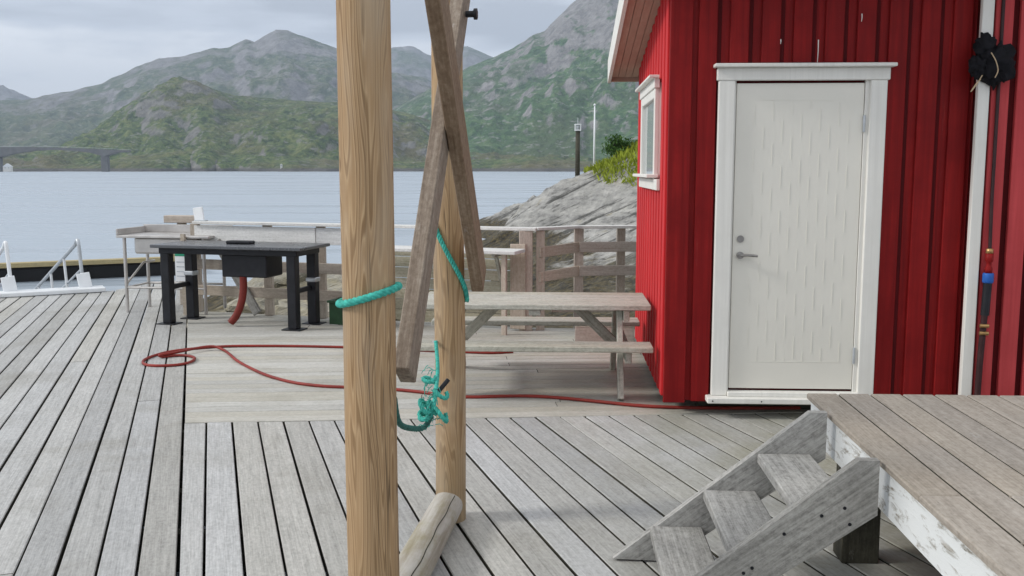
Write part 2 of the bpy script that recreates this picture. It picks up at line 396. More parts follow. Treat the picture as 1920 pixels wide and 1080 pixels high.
for iy in range(len(ys) - 1):
    for ix in range(len(xs) - 1):
        mb.add([(xs[ix], ys[iy], WATER), (xs[ix + 1], ys[iy], WATER), (xs[ix + 1], ys[iy + 1], WATER), (xs[ix], ys[iy + 1], WATER)], [(0, 1, 2, 3)])
tag(mb.build('water', 'water'), kind='structure')

# ------------------------------------------------------------------ far hills: real relief at kilometres
def hill_mat(name, greens, rock, rockamt, brown, sc=1.0):
    t = NT(name)
    p = t.coords((1, 1, 1), 0, True)
    n1 = t.noise(p, 0.006 * sc, 7, 0.62); n2 = t.noise(p, 0.03 * sc, 6, 0.65); n3 = t.noise(p, 0.11 * sc, 4, 0.6)
    c = t.ramp(t.math('MULTIPLY_ADD', n2, 0.5, t.math('MULTIPLY', n3, 0.5)), (0.42, greens[0]), (0.5, greens[1]), (0.58, greens[2]))
    c = t.mix(t.ramp(n1, (0.46, 0.0), (0.62, 0.75)), c, brown)
    nz_ = t.n('SeparateXYZ', {0: t.n('NewGeometry').outputs['Normal']}).outputs[2]
    pz = t.n('SeparateXYZ', {0: p}).outputs[2]
    steep = t.n('MapRange', {0: nz_, 1: 0.86, 2: 0.55, 3: 0.0, 4: 0.34}).outputs[0]
    high = t.n('MapRange', {0: pz, 1: 60, 2: 420, 3: 0.0, 4: 0.16}).outputs[0]
    scrub = t.ramp(t.noise(p, 0.085 * sc, 5, 0.72), (0.50, 0.0), (0.60, 1.0))
    c = t.mix(t.math('MULTIPLY', scrub, 0.5), c, tuple(x * 0.62 for x in greens[0]))
    slab = t.ramp(t.noise(t.n('Mapping', {0: p, 3: (1, 1, 2.5)}).outputs[0], 0.055 * sc, 6, 0.72), (0.57, 0.0), (0.62, 1.0))
    c = t.mix(t.math('MULTIPLY', slab, 0.6), c, tuple(x * 1.05 for x in rock))
    rk = t.math('ADD', t.math('ADD', steep, high), t.math('MULTIPLY_ADD', n1, 0.55, t.math('MULTIPLY', n2, 0.45)))
    rm = t.ramp(rk, (0.60 - rockamt, 0.0), (0.70 - rockamt, 1.0))
    rc = t.ramp(t.noise(p, 0.05 * sc, 6, 0.7), (0.35, tuple(x * 0.45 for x in rock)), (0.65, rock))
    c = t.mix(rm, c, rc)
    shore = t.n('MapRange', {0: pz, 1: 1.5, 2: 4.0, 3: 1.0, 4: 0.0}).outputs[0]
    c = t.mix(shore, c, (0.10, 0.095, 0.09))
    return t.out(c, 0.95, t.math('ADD', n2, n3), 1.0, 9.0)
G1 = ((0.032, 0.062, 0.024), (0.085, 0.135, 0.040), (0.17, 0.20, 0.072))
MAT['hill_near'] = hill_mat('near_hill', G1, (0.27, 0.265, 0.25), 0.02, (0.15, 0.125, 0.065))
MAT['hill_green'] = hill_mat('green_mountain', ((0.032, 0.078, 0.034), (0.068, 0.145, 0.056), (0.12, 0.19, 0.08)), (0.33, 0.32, 0.32), 0.00, (0.075, 0.10, 0.045), 0.8)
MAT['hill_far'] = hill_mat('rocky_mountain', ((0.05, 0.08, 0.045), (0.085, 0.12, 0.06), (0.14, 0.16, 0.09)), (0.30, 0.295, 0.30), 0.005, (0.13, 0.12, 0.075), 0.6)

def vz(v, d):                                        # height of a sight line at distance d
    return EYE + d * (317 - v) / FPX
def cliff(x, y):                                       # a bluff cut into the near hill's face
    u = 960 + x / y * FPX; w = math.exp(-((u - 345) / 95) ** 2)
    return w
def hill(name, sil, u0, u1, nu, Db, Dr, mat, amp, nt=70, prof=0.9, sc=300.0, seed=0.0, ridge=0.6, back=1.35):
    us = np.linspace(u0, u1, nu); sx = [p[0] for p in sil]; sy = [p[1] for p in sil]
    vr = np.interp(us, sx, sy); vs_ = []; fs = []
    rows = list(np.linspace(0, 1, nt)) + list(np.linspace(1, back, 8))[1:]
    for i, u in enumerate(us):
        zr_ = vz(vr[i], Dr); ax = (u - 960) / FPX
        dbase = Db * (1 + 0.10 * noise.noise((u * 0.006 + seed, seed, 0)) + 0.03 * noise.noise((u * 0.03, seed, 1)))
        for tt in rows:
            d = dbase + (Dr - dbase) * tt
            x = ax * d; y = d
            if tt <= 1: p = tt ** prof
            else: p = 1 - (tt - 1) * 1.1
            z = WATER - 2.0 + (zr_ - WATER + 2.0) * p
            q = Vector((x / sc, y / sc, seed))
            n = noise.hetero_terrain(q, 0.9, 2.1, 6, 0.4) - 0.7
            rg = (1 - abs(noise.noise(q * 2.3))) - 0.65
            f = min(1.0, tt * 5.0) * (1.0 if tt < 0.75 else max(0.16, 1 - (tt - 0.75) * 3.4))
            z += amp * f * (n * 0.55 + ridge * rg) + amp * 0.20 * noise.fractal(q * 9.0, 0.9, 2.1, 5) * max(f, 0.25) * min(1.0, tt * 12)
            if name == 'near_hill':
                w = cliff(x, y); k_ = 0.52 + 0.06 * noise.noise((x * .01, 3, 1))
                if tt < 1: z += w * (zr_ * 0.05 * (1 / (1 + math.exp(-(tt - k_) * 60))) - zr_ * 0.20 * max(0, 1 - abs(tt - k_ + .16) / .3)) * (1 if tt < .8 else (1 - tt) * 5)
            vs_.append((x, y, z))
    nr = len(rows)
    for i in range(nu - 1):
        for j in range(nr - 1):
            a = i * nr + j; fs.append((a, a + nr, a + nr + 1, a + 1))
    mb_ = MB(); mb_.add(vs_, fs, True)
    return tag(mb_.build(name, mat), kind='structure')

hill('far_mountains', [(-600, 120), (-200, 150), (0, 167), (25, 170), (42, 177), (66, 191), (120, 215), (400, 215), (600, 170), (700, 112), (745, 96), (775, 94), (800, 108), (830, 118), (866, 97), (880, 94), (915, 110), (960, 128), (1200, 150), (2600, 140)],
     -600, 2600, 330, 4300, 6000, 'hill_far', 150, nt=40, sc=900, seed=3.3)
hill('rocky_peak', [(-800, 170), (-300, 205), (-60, 196), (70, 191), (130, 178), (200, 163), (245, 143), (270, 131), (310, 115), (350, 111), (372, 106), (412, 97), (440, 95), (474, 80), (488, 86), (505, 77), (528, 64), (548, 66), (570, 74), (600, 85), (630, 95), (680, 118), (720, 136), (760, 142), (800, 150), (870, 190), (960, 230), (1300, 250)],
     -800, 1300, 420, 2300, 4000, 'hill_far', 85, nt=80, prof=1.15, sc=520, seed=1.7)
hill('green_mountain', [(560, 300), (700, 236), (760, 196), (800, 175), (850, 146), (900, 124), (940, 108), (965, 96), (1000, 72), (1020, 66), (1040, 46), (1065, 22), (1090, 2), (1140, -40), (1300, -75), (1600, -90), (2100, -60), (2700, 0)],
     560, 2700, 420, 1500, 2900, 'hill_green', 62, nt=90, prof=1.0, sc=330, seed=5.1)
hill('near_hill', [(-900, 268), (-200, 280), (60, 288), (110, 279), (150, 262), (200, 236), (240, 208), (262, 192), (290, 176), (318, 165), (350, 160), (385, 162), (420, 172), (450, 182), (500, 186), (560, 190), (640, 196), (720, 205), (800, 226), (900, 262), (1000, 295), (1120, 308)],
     -900, 1120, 420, 1380, 2000, 'hill_near', 34, nt=80, prof=0.8, sc=190, seed=9.4)

# shore strip: low reddish-green skerry ground in front of the hills
hill('far_shore', [(-900, 296), (150, 309), (215, 300), (250, 292), (300, 288), (360, 284), (430, 290), (520, 292), (600, 300), (700, 302), (800, 304), (900, 299), (960, 297), (1040, 299), (1120, 304), (1500, 290), (2400, 280)],
     -900, 2400, 520, 1290, 1420, 'hill_near', 7, nt=26, prof=0.7, sc=60, seed=2.2, back=1.6)

# ------------------------------------------------------------------ rocky headland by the quay
t = NT('shore_rock')
p = t.coords((1, 1, 1), 0, True)
pr = t.n('Mapping', {0: p, 2: (0.25, -0.55, 0.6), 3: (0.5, 0.5, 3.6)}).outputs[0]
st = t.noise(pr, 1.0, 7, 0.62, 0.3); fn = t.noise(p, 3.5, 6, 0.7); ck = t.n('TexVoronoi', {'Vector': t.n('Mapping', {0: p, 2: (0.2, -0.5, 0.5), 3: (0.35, 0.5, 1.6)}).outputs[0], 'Scale': 1.0, 'Randomness': 1.0}, feature='DISTANCE_TO_EDGE').outputs[0]
c = t.ramp(t.math('MULTIPLY_ADD', st, 0.6, t.math('MULTIPLY', fn, 0.4)), (0.36, (0.13, 0.13, 0.125)), (0.46, (0.33, 0.325, 0.31)), (0.62, (0.50, 0.49, 0.46)))
sx_ = t.n('SeparateXYZ', {0: p})
bed = t.math('ADD', t.math('SUBTRACT', sx_.outputs[2], t.math('MULTIPLY', sx_.outputs[0], 0.46)), t.math('MULTIPLY', sx_.outputs[1], 0.10))
bedv = t.n('CombineXYZ', {0: t.math('MULTIPLY', sx_.outputs[0], 0.30), 1: t.math('MULTIPLY', sx_.outputs[1], 0.30), 2: t.math('MULTIPLY', bed, 2.6)}).outputs[0]
crk = t.noise(bedv, 1.2, 7, 0.72, 0.25)
c = t.mix(t.ramp(crk, (0.53, 0.0), (0.60, 0.9)), c, (0.07, 0.07, 0.065))
yl = t.n('MapRange', {0: t.n('SeparateXYZ', {0: p}).outputs[1], 1: 26.0, 2: 18.0, 3: 0.0, 4: 0.6}).outputs[0]
c = t.mix(t.math('MULTIPLY', yl, t.ramp(fn, (0.35, 0.3), (0.65, 1.0))), c, (0.42, 0.36, 0.20))
li = t.ramp(t.noise(p, 0.9, 6, 0.65), (0.58, 0.0), (0.68, 1.0))
c = t.mix(t.math('MULTIPLY', li, 0.35), c, (0.36, 0.29, 0.12))
pz = t.n('SeparateXYZ', {0: p}).outputs[2]
wr = t.math('ADD', pz, t.math('MULTIPLY', t.noise(p, 1.1, 6, 0.7), 1.5))
c = t.mix(t.n('MapRange', {0: wr, 1: 0.12, 2: -0.15, 3: 0.0, 4: 0.9}).outputs[0], c, t.ramp(t.noise(p, 6.0, 5, 0.7), (0.4, (0.018, 0.016, 0.011)), (0.66, (0.12, 0.092, 0.035))))
MAT['rock'] = t.out(c, 0.85, t.math('SUBTRACT', t.math('ADD', st, t.math('MULTIPLY', fn, 0.5)), t.math('MULTIPLY', crk, 1.5)), 1.0, 0.2)
CP = [(-0.6, 57, -1.6), (0.4, 53, -0.5), (1.1, 50, 0.3), (3.0, 45, 2.35), (5.2, 41, 3.1), (9, 39, 3.7), (14, 38, 4.0), (24, 36, 4.2), (32, 34, 4.8),
      (-1.2, 62, -3), (3, 58, -2.4), (8, 52, 0.6), (14, 50, 1.5), (24, 50, 2), (10, 62, -2), (24, 64, -1), (-4, 52, -3.2), (-3, 45, -3.2),
      (0.2, 45, -1.5), (2.0, 40, 0.0), (1.0, 36, -1.2), (3.0, 33, -0.3), (4.0, 36, 0.9), (7, 33, 1.2), (12, 30, 1.6), (22, 28, 2.0), (-1.5, 36, -3), (-0.5, 30, -2.2),
      (1.8, 27, -0.9), (5, 26, -0.2), (10, 24, 0.1), (20, 22, 0.4), (-4, 28, -3), (-9.5, 24, -3.4), (-6.5, 26, -3.2), (-2, 24, -2.3), (2, 21, -1.0), (6, 19, -0.7), (14, 17, -0.6),
      (-6.3, 17.5, -1.9), (-4.8, 16.5, -0.55), (-3.2, 17.5, -0.35), (-4.9, 20.5, -0.32), (-3.4, 20, -0.25), (-4.4, 22, -0.45), (-5.6, 18, -0.75), (-5.6, 24, -1.6), (-1, 17, -1.0), (1.5, 15, -0.8), (4, 14, -0.7), (-4.0, 13, -0.45), (-3.4, 14.5, -0.4), (-4.4, 15, -0.5), (-2.5, 12.6, -0.4), (0, 12.5, -0.65), (2.5, 12, -0.6), (8, 12, -0.6),
      (-8.3, 18, -3.2), (-7, 13, -3.2), (-6.2, 11, -2.6), (-3, 9, -1.2), (0, 9, -1.0), (6, 9, -1.0), (-12, 15, -4), (-12, 10, -4), (-12, 22, -4), (-2.4, 22.5, -0.9), (-1, 20, -1.6)]
CA = np.array(CP)
def rock_h(x, y):
    d2 = (CA[:, 0] - x) ** 2 + (CA[:, 1] - y) ** 2
    s = 0.9 + 0.034 * y
    w = np.exp(-d2 / (2 * s * s)) + 1e-9 / (d2 + 0.1)
    h = float((w * CA[:, 2]).sum() / w.sum())
    q = Vector((x * 0.23 + y * 0.10, y * 0.16 - x * 0.12, 2.0))
    h += 0.55 * (noise.hetero_terrain(q * 1.2, 0.8, 2.1, 5, 0.3) - 0.5) * 0.6
    # sloping slabs: saw-toothed ledges dipping to the left
    k = (h - 0.42 * x + 0.10 * y) * 0.62 + 0.55 * noise.noise((x * 0.16, y * 0.12, 5)); fr = k - math.floor(k)
    h += (0.75 if y > 27 else 0.3) * ((fr if fr < .86 else (1 - fr) * 6.14) - 0.45) * (0.7 + 0.5 * noise.noise((x * .3, y * .1, 8)))
    h += 0.10 * noise.fractal(Vector((x * 1.3, y * 1.3, 0)), 0.8, 2.1, 4)
    return h
gx = np.concatenate([np.linspace(-12, 9, 190), np.linspace(9.4, 32, 40)]); gy = np.concatenate([np.linspace(11.2, 26, 110), np.linspace(26.2, 66, 150)])
mb = MB(); vs_ = [(x, y, rock_h(x, y)) for x in gx for y in gy]; ny = len(gy)
mb.add(vs_, [(i * ny + j, (i + 1) * ny + j, (i + 1) * ny + j + 1, i * ny + j + 1) for i in range(len(gx) - 1) for j in range(ny - 1)], False)
tag(mb.build('rock_shore', 'rock'), kind='structure')

# loose boulders along the tide line
t_b = 0
def boulder(name, x, y, r, label, sq=(1, 1, 0.7), seed=0):
    mb_ = MB(); vs2 = []; fs2 = []; nu, nv = 14, 9
    for i in range(nv + 1):
        for j in range(nu):
            th = math.pi * i / nv; ph = 2 * math.pi * j / nu
            d = Vector((math.sin(th) * math.cos(ph), math.sin(th) * math.sin(ph), math.cos(th)))
            k = 1 + 0.35 * noise.noise(d * 1.6 + Vector((seed * 3.1, seed, 0))) + 0.12 * noise.noise(d * 4 + Vector((seed, 0, 0)))
            vs2.append((d.x * r * k * sq[0], d.y * r * k * sq[1], d.z * r * k * sq[2]))
    for i in range(nv):
        for j in range(nu): fs2.append((i * nu + j, i * nu + (j + 1) % nu, (i + 1) * nu + (j + 1) % nu, (i + 1) * nu + j))
    mb_.add(vs2, fs2)
    o = mb_.build(name, 'rock', None, Matrix.Translation((x, y, rock_h(x, y) + r * 0.22)) @ Matrix.Rotation(seed, 4, 'Z'))
    return tag(o, label, 'boulder', 'boulders along the tide line')
BL = [(-4.4, 16.2, .36, 'pale yellowish shore rock just right of the red drain hose'), (-3.6, 15.6, .34, 'pale shore rock showing left of the right front leg of the black table'),
      (-4.3, 18.8, .42, 'pale shore rock farthest out between the legs of the black table'), (-2.95, 15.0, .38, 'pale rounded shore rock between the two right legs of the black table')]
for i, (x, y, r, l) in enumerate(BL): boulder('boulder', x, y, r, l, (1.5, 1.0, 0.62), i * 1.7 + 1)

# ------------------------------------------------------------------ grass, shrub, markers on the headland
t = NT('headland_grass')
MAT['grass'] = t.out(t.mix(t.noise(t.coords((1, 1, 1), 0, True), 1.2, 4), (0.20, 0.25, 0.03), (0.34, 0.39, 0.05)), 0.8)
t.b.inputs['Specular IOR Level'].default_value = 0.1
mb = MB(); rg = random.Random(3); cnt = 0; tries = 0
while cnt < 13000 and tries < 120000:
    tries += 1
    x = rg.uniform(2.4, 10); y = rg.uniform(33, 50)
    zg = rock_h(x, y); edge = zg - (1.62 - 0.30 * (x - 3)) + 0.5 * noise.noise((x * 0.9, y * 0.9, 4))
    if edge < 0.0: continue
    z = rock_h(x, y); hh = rg.uniform(0.14, 0.42) * min(1.3, 0.7 + edge * 0.4); a = rg.uniform(0, 6.28); w = rg.uniform(0.02, 0.05)
    bx, by = rg.uniform(-0.12, 0.12), rg.uniform(-0.12, 0.12); dx, dy = math.cos(a) * w, math.sin(a) * w
    mb.add([(x - dx, y - dy, z - 0.05), (x + dx, y + dy, z - 0.05), (x + bx + dx * .5, y + by + dy * .5, z + hh * .7), (x + bx * 1.8, y + by * 1.8, z + hh)], [(0, 1, 2, 3)]); cnt += 1
tag(mb.build('grass', 'grass'), 'yellow green grass on top of the rocky headland', 'grass', kind='stuff')

t = NT('shrub_leaf'); MAT['leaf'] = t.out(t.mix(t.rand(), (0.045, 0.11, 0.022), (0.075, 0.16, 0.03)), 0.7)
def shrub(x, y, hgt, wid, label, n, seed):
    z = rock_h(x, y); o = thing('shrub', label, 'shrub', (x, y, z - 0.05)); rg_ = random.Random(seed)
    tr = MB(); limbs = []
    tr.tube([(0, 0, 0), (0.02, 0, hgt * .3), (0.0, 0, hgt * .75)], [0.05, 0.04, 0.015], 6)
    for k in range(7):
        a = rg_.uniform(0, 6.28); h0 = hgt * rg_.uniform(.2, .65); L = wid * rg_.uniform(.5, .95)
        e_ = (math.cos(a) * L, math.sin(a) * L * .8, h0 + L * rg_.uniform(.4, .9)); limbs.append(e_)
        tr.tube([(0, 0, h0), (e_[0] * .5, e_[1] * .5, (h0 + e_[2]) / 2 + .03), e_], [0.022, 0.015, 0.008], 5)
    tr.build('trunk', 'brown_timber', o); limbs += [(0, 0, hgt * .95), (0.1, 0, hgt * .75), (-.1, .05, hgt * .6)]
    lf = MB()
    for k in range(n):
        c_ = rg_.choice(limbs); s_ = wid * 0.30
        pt = Vector((c_[0] + rg_.gauss(0, s_), c_[1] + rg_.gauss(0, s_), max(hgt * .12, c_[2] + rg_.gauss(0, s_ * .9))))
        L = rg_.uniform(0.05, 0.10); M = Matrix.Rotation(rg_.uniform(0, 6.28), 3, 'Z') @ Matrix.Rotation(rg_.uniform(-1.1, 1.1), 3, 'X')
        lf.add([pt + M @ Vector(q) for q in ((0, -L, 0), (L * .6, 0, .02), (0, L, 0), (-L * .6, 0, .02))], [(0, 1, 2, 3)])
    tag(lf.build('crown', 'leaf', o), kind='stuff')
shrub(4.55, 42.0, 1.05, 0.46, 'small dark green shrub on the headland beside the cabin eave', 900, 5)
shrub(5.5, 42.8, 0.5, 0.4, 'low green bush in the headland grass close to the cabin wall', 350, 9)

def marker_pole():
    x, y = 3.15, 46.5; z = rock_h(x, y)
    o = thing('navigation_marker', 'dark post with white lantern box standing on the headland', 'marker', (x, y, z - 0.1))
    top = vz(247, y) - z + 0.1
    mb_ = MB(); mb_.lathe([(0.0, 0), (0.12, 0), (0.105, top), (0.0, top)], 12); mb_.build('post', 'dark_timber', o)
    lan = MB(); lan.box(-.15, -.15, top, .15, .15, top + .06, .01)
    for sx in (-1, 1):
        for sy in (-1, 1): lan.box(sx * .13 - .02, sy * .13 - .02, top + .06, sx * .13 + .02, sy * .13 + .02, top + .28)
    lan.box(-.16, -.16, top + .28, .16, .16, top + .33, .01); l_ = lan.build('lantern', 'white_metal', o)
    MB().lathe([(0, top + .06), (.07, top + .07), (.07, top + .26), (0, top + .27)], 10).build('lamp_glass', 'galv', l_)
    MB().tube([(0, 0, top + .33), (0, 0, top + .62)], 0.018, 6).build('antenna', 'galv', o)
marker_pole()
x, y = 3.8, 44.8; z = rock_h(x, y)
o = thing('flagpole', 'slim white flagpole with small box at its foot on the headland', 'flagpole', (x, y, z - 0.1)); top = vz(202, y) - z + 0.1
MB().lathe([(0, 0), (0.055, 0), (0.03, top), (0, top)], 10).build('pole', 'white_metal', o)
MB().lathe([(0, top), (0.06, top + .04), (0.045, top + .1), (0, top + .13)], 10).build('finial', 'white_metal', o)
MB().box(.05, -.12, .1, .3, .12, .55, .01).build('meter_box', 'white_metal', o)

# ------------------------------------------------------------------ bridge far left, with small harbour things under it
def bridge():
    Y = 1200.0
    k = Y / FPX
    X = lambda u: (u - 960) * k
    Z = lambda v: EYE + (317 - v) * k
    o = thing('bridge', 'grey concrete road bridge with haunched girder across the sound', 'bridge', (X(0), Y, WATER))
    ox, oz = X(0), WATER
    def P(u, v): return (X(u) - ox, Z(v) - oz)
    top = [(-330, 290), (-200, 283), (-100, 279), (0, 277), (60, 276.5), (120, 277.5), (180, 279.5), (250, 283)]
    bot = [(250, 285.5), (230, 286.5), (212, 291.5), (204, 294.5), (197, 292), (180, 287), (150, 283.5), (110, 281.6), (70, 283.5), (35, 289), (12, 295), (4, 297), (-4, 295), (-30, 288.5), (-80, 283.5), (-200, 287), (-330, 294)]
    MB().prism([P(*q) for q in top + bot], -4.5, 4.5).build('girder', 'concrete', o)
    for u, v, w in ((204, 293, 4.2), (4, 296, 5.0)):
        px_, pz_ = P(u, v)
        MB().box(px_ - w, -3.5, -3, px_ + w, 3.5, pz_, 0.4).build('pier', 'concrete', o)
    for yy in (-4.3, 4.3):
        r = MB(); pts = [(P(u, v)[0], yy, P(u, v)[1] + 1.1) for u, v in top]
        r.tube(pts, 0.16, 5)
        for i in range(40):
            u = -330 + 580 * i / 39; v = np.interp(u, [q[0] for q in top], [q[1] for q in top]); a = P(u, v)
            r.tube([(a[0], yy, a[1] - .1), (a[0], yy, a[1] + 1.1)], 0.1, 4)
        r.build('railing', 'galv', o)
bridge()
def small_house(u, v, Y, w, d, hh, wall, roof, label):
    x = (u - 960) / FPX * Y; z = vz(v, Y); o = thing('boathouse', label, 'boathouse', (x, Y, z), R(12))
    MB().box(-w / 2, -d / 2, -3, w / 2, d / 2, hh, 0.05).build('wall', wall, o)
    MB().prism([(-w / 2 - .4, hh), (0, hh + w * .42), (w / 2 + .4, hh)], -d / 2 - .4, d / 2 + .4).build('roof', roof, o)
    for sx in (-.22, .22): MB().box(w * sx - .5, -d / 2 - .06, hh * .35, w * sx + .5, -d / 2 - .01, hh * .75).build('window', 'glass', o)
small_house(22, 317.5, 1150, 9, 7, 3.2, 'white', 'white_metal', 'tiny white boathouse on the far shore under the bridge')
small_house(531, 313, 1280, 3.0, 4, 3.0, 'white', 'white', 'tiny white hut alone on the far shore below the hills')
x = (4 - 960) / FPX * 1140; o = thing('channel_beacon', 'thin red beacon pole beside the bridge pier', 'beacon', (x, 1140, WATER))
MB().lathe([(0, -2), (.7, -2), (.45, 20), (0, 20)], 8).build('mast', 'red_wing', o); MB().box(-1, -1, 20, 1, 1, 22, .1).build('lantern', 'red_wing', o)

# ------------------------------------------------------------------ floating pontoon and gangway
o = thing('floating_pontoon', 'black floating pontoon with yellowish timber edge out on the water', 'pontoon', (-12.9, 28.8, WATER), math.atan2(0.446, 0.894))
MB().box(-12, 0.05, -0.3, 3.2, 1.6, 0.40, 0.03).build('float', 'pont_black', o)
timber('edge_beam', (-12.1, 0.02, 0.50), (3.3, 0.02, 0.50), 0.16, 0.13, 'pont_wood', o)
for i in range(9): timber('plank', (-12, 0.24 + i * 0.15, 0.44), (3.2, 0.24 + i * 0.15, 0.44), 0.14, 0.05, 'pont_wood', o)
for k in (-9, -6, -3, 0, 2.6): MB().tube([(k, -.05, -.1), (k, -.05, .35)], 0.11, 10).build('fender', 'pont_black', o)
MB().box(2.5, .25, .46, 2.75, .45, .85, .03).build('bollard', 'pont_wood', o)

# gangway: hinged at the far left deck edge, falling away to the float
E0 = Vector((-6.70, 12.81, 0)); E1 = Vector((-5.82, 13.31, 0)); ed = (E1 - E0).normalized()
gdir = Vector((-0.62, 0.785, -0.34)).normalized(); gh = Vector((-0.62, 0.785, 0)).normalized()
o = thing('gangway', 'aluminium gangway with white threshold plate and sloping handrail', 'gangway', E0)
def L_(p): return Vector(p) - E0
M, L = frame_of(L_(E0 - ed * .25 + Vector((0, 0, .035))), L_(E1 + ed * .12 + Vector((0, 0, .035))))
MB().box(0, -.14, -.03, L, .16, .03, .01).build('threshold_plate', 'white_metal', o, M)
for q, hgt in ((E0 - ed * .02, .26), (E1 - ed * .10, .26)):
    M, L = frame_of(L_(q + gh * .05), L_(q + gh * .05 + Vector((-.055, .02, hgt))), ed)
    MB().box(0, -.02, -.085, L, .02, .085, .006).build('side_plate', 'white_metal', o, M)
S0, S1 = E0 + gh * .12, E1 - ed * .12 + gh * .12
for s_ in (S0, S1):
    MB().beam(L_(s_ - Vector((0, 0, .05))), L_(s_ - Vector((0, 0, .05)) + gdir * 4.2), .06, .14).build('side_beam', 'galv', o)
for i in range(26):
    a = S0 + gdir * (.1 + i * .16) - Vector((0, 0, .04)); b = S1 + gdir * (.1 + i * .16) - Vector((0, 0, .04))
    MB().beam(L_(a), L_(b), .13, .03).build('slat', 'galv', o)
for k_, s_ in enumerate((S0, S1)):
    mb = MB(); t0 = s_ + Vector((0, 0, .02)); top_ = s_ + Vector((-.05, .02, .70))
    mb.tube(smoothpath([L_(t0 + gdir * .0), L_(s_.lerp(top_, .5)), L_(s_.lerp(top_, .9)), L_(top_ + gh * .04 + Vector((0, 0, .015))), L_(top_ + gdir * .2)], 6) + [L_(top_ + gdir * 4.0)], 0.026, 8)
    mb.build('handrail', 'white_metal' if k_ == 0 else 'galv', o)
    for d_ in (.9, 1.8, 2.7, 3.6): MB().tube([L_(s_ + gdir * d_), L_(top_ + gdir * d_)], .02, 8).build('baluster', 'white_metal', o)
    MB().tube([L_(s_ + gdir * .1 + Vector((0, 0, .33))), L_(s_ + gdir * 3.9 + Vector((0, 0, .33)))], .016, 8).build('mid_rail', 'galv', o)
o = thing('landing_float', 'small grey landing float below the gangway', 'float', tuple(E0.lerp(E1, .5) + gdir * 4.0 + Vector((0, 0, -.25))), math.atan2(gh.y, gh.x))
MB().box(-.4, -1.2, -.35, 2.2, 1.2, .05, .03).build('hull', 'pont_black', o)
for i in range(16): timber('plank', (-.38 + i * .16, -1.2, .075), (-.38 + i * .16, 1.2, .075), .15, .04, 'grey_timber', o)

# ------------------------------------------------------------------ deck of the quay
TK = 0.045
def halfplane(poly, n, c, keep):                        # keep the side n.p >= c (keep=1) or <= c (keep=-1)
    out = []
    for i in range(len(poly)):
        a, b = poly[i], poly[(i + 1) % len(poly)]; da = (a.dot(n) - c) * keep; db = (b.dot(n) - c) * keep
        if da >= 0: out.append(a)
        if (da >= 0) != (db >= 0): out.append(a + (b - a) * (da / (da - db)))
    return out
deck = MB()
for yy in np.arange(0.3, 11.0, 0.6): deck.box(-9.5, yy - .035, -TK - .20, 3.0, yy + .035, -TK - .008)
for xx in np.arange(-9.0, 3.1, 1.5): deck.box(xx - .08, -1, -TK - .45, xx + .08, 11.2, -TK - .21)
for xx in np.arange(-9.0, 3.1, 3.0):
    for yy in (2.0, 5.0, 8.0, 11.0): deck.tube([(xx, yy, -3.5), (xx, yy, -TK - .45)], .13, 8)
deck = tag(deck.build('quay_deck', 'dark_timber'), kind='structure')
def plank_piece(poly, top, d, n, mat, jz):
    """board cut to its outline; local X = grain, long edges eased"""
    O = min(poly, key=lambda q: q.dot(d)); M = Matrix(((d.x, n.x, 0, O.x), (d.y, n.y, 0, O.y), (0, 0, 1, jz), (0, 0, 0, 1)))
    loc = lambda q, z: ((q - O).dot(d), (q - O).dot(n), z)
    k = len(poly)
    if len(top) == k: rings = [[loc(q, -TK) for q in poly], [loc(q, -.005) for q in poly], [loc(q, 0) for q in top]]
    else: rings = [[loc(q, -TK) for q in poly], [loc(q, 0) for q in poly]]
    fs = [tuple(range(k))[::-1], tuple(range((len(rings) - 1) * k, len(rings) * k))]
    for r_ in range(len(rings) - 1): fs += [(r_ * k + i, r_ * k + (i + 1) % k, (r_ + 1) * k + (i + 1) % k, (r_ + 1) * k + i) for i in range(k)]
    o = MB().add(sum(rings, []), fs).build('plank', mat, deck, M)
    o.data.materials.append(MAT['dark_timber'])           # edges coloured dark so the gaps between boards read dark
    for f in o.data.polygons:
        if abs(f.normal.z) < .3: f.material_index = 1
    return o
rk = random.Random(11)
def lay(poly, origin, ang, pitch, gap, mat, n0, n1, splitlen, splitp=0.6):
    d = Vector((-math.sin(ang), math.cos(ang))); n = Vector((-d.y, d.x)); poly = [Vector(q) for q in poly]; c0 = Vector(origin).dot(n)
    for k in range(n0, n1):
        a = c0 + k * pitch + gap / 2 + rk.uniform(-.0015, .0015); b = a + pitch - gap + rk.uniform(-.002, .002)
        st = halfplane(halfplane(poly, n, a, 1), n, b, -1)
        if len(st) < 3: continue
        lo = min(q.dot(d) for q in st); hi = max(q.dot(d) for q in st); cuts = [lo - 1]
        if hi - lo > splitlen and rk.random() < splitp: cuts.append(lo + (hi - lo) * rk.uniform(.3, .7))
        cuts.append(hi + 1)
        for u, w in zip(cuts, cuts[1:]):
            f_ = lambda e_: halfplane(halfplane(halfplane(halfplane(poly, n, a + e_, 1), n, b - e_, -1), d, u + .0025, 1), d, w - .0025, -1)
            pc = f_(0)
            if len(pc) < 3 or max(q.dot(d) for q in pc) - min(q.dot(d) for q in pc) < .04: continue
            plank_piece(pc, f_(.004), d, n, mat, rk.uniform(-.0025, .0025))
A0 = (-2.220, 6.317); angL = R(18.25); angF = R(17.3)
dl = Vector((-math.sin(angL), math.cos(angL)))
An = Vector(A0) + dl * -7.7; Af = Vector(A0) + dl * 8.75
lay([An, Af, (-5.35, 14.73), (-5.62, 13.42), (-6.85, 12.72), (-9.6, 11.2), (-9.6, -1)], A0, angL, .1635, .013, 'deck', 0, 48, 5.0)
lay([(An.x + .012, An.y), (A0[0] + .012, A0[1] - .004), (3.3, 6.675), (5.0, 6.78), (5.0, -1)], (-2.062, 6.317), angF, .1668, .0125, 'deck', -46, 3, 4.5, .25)
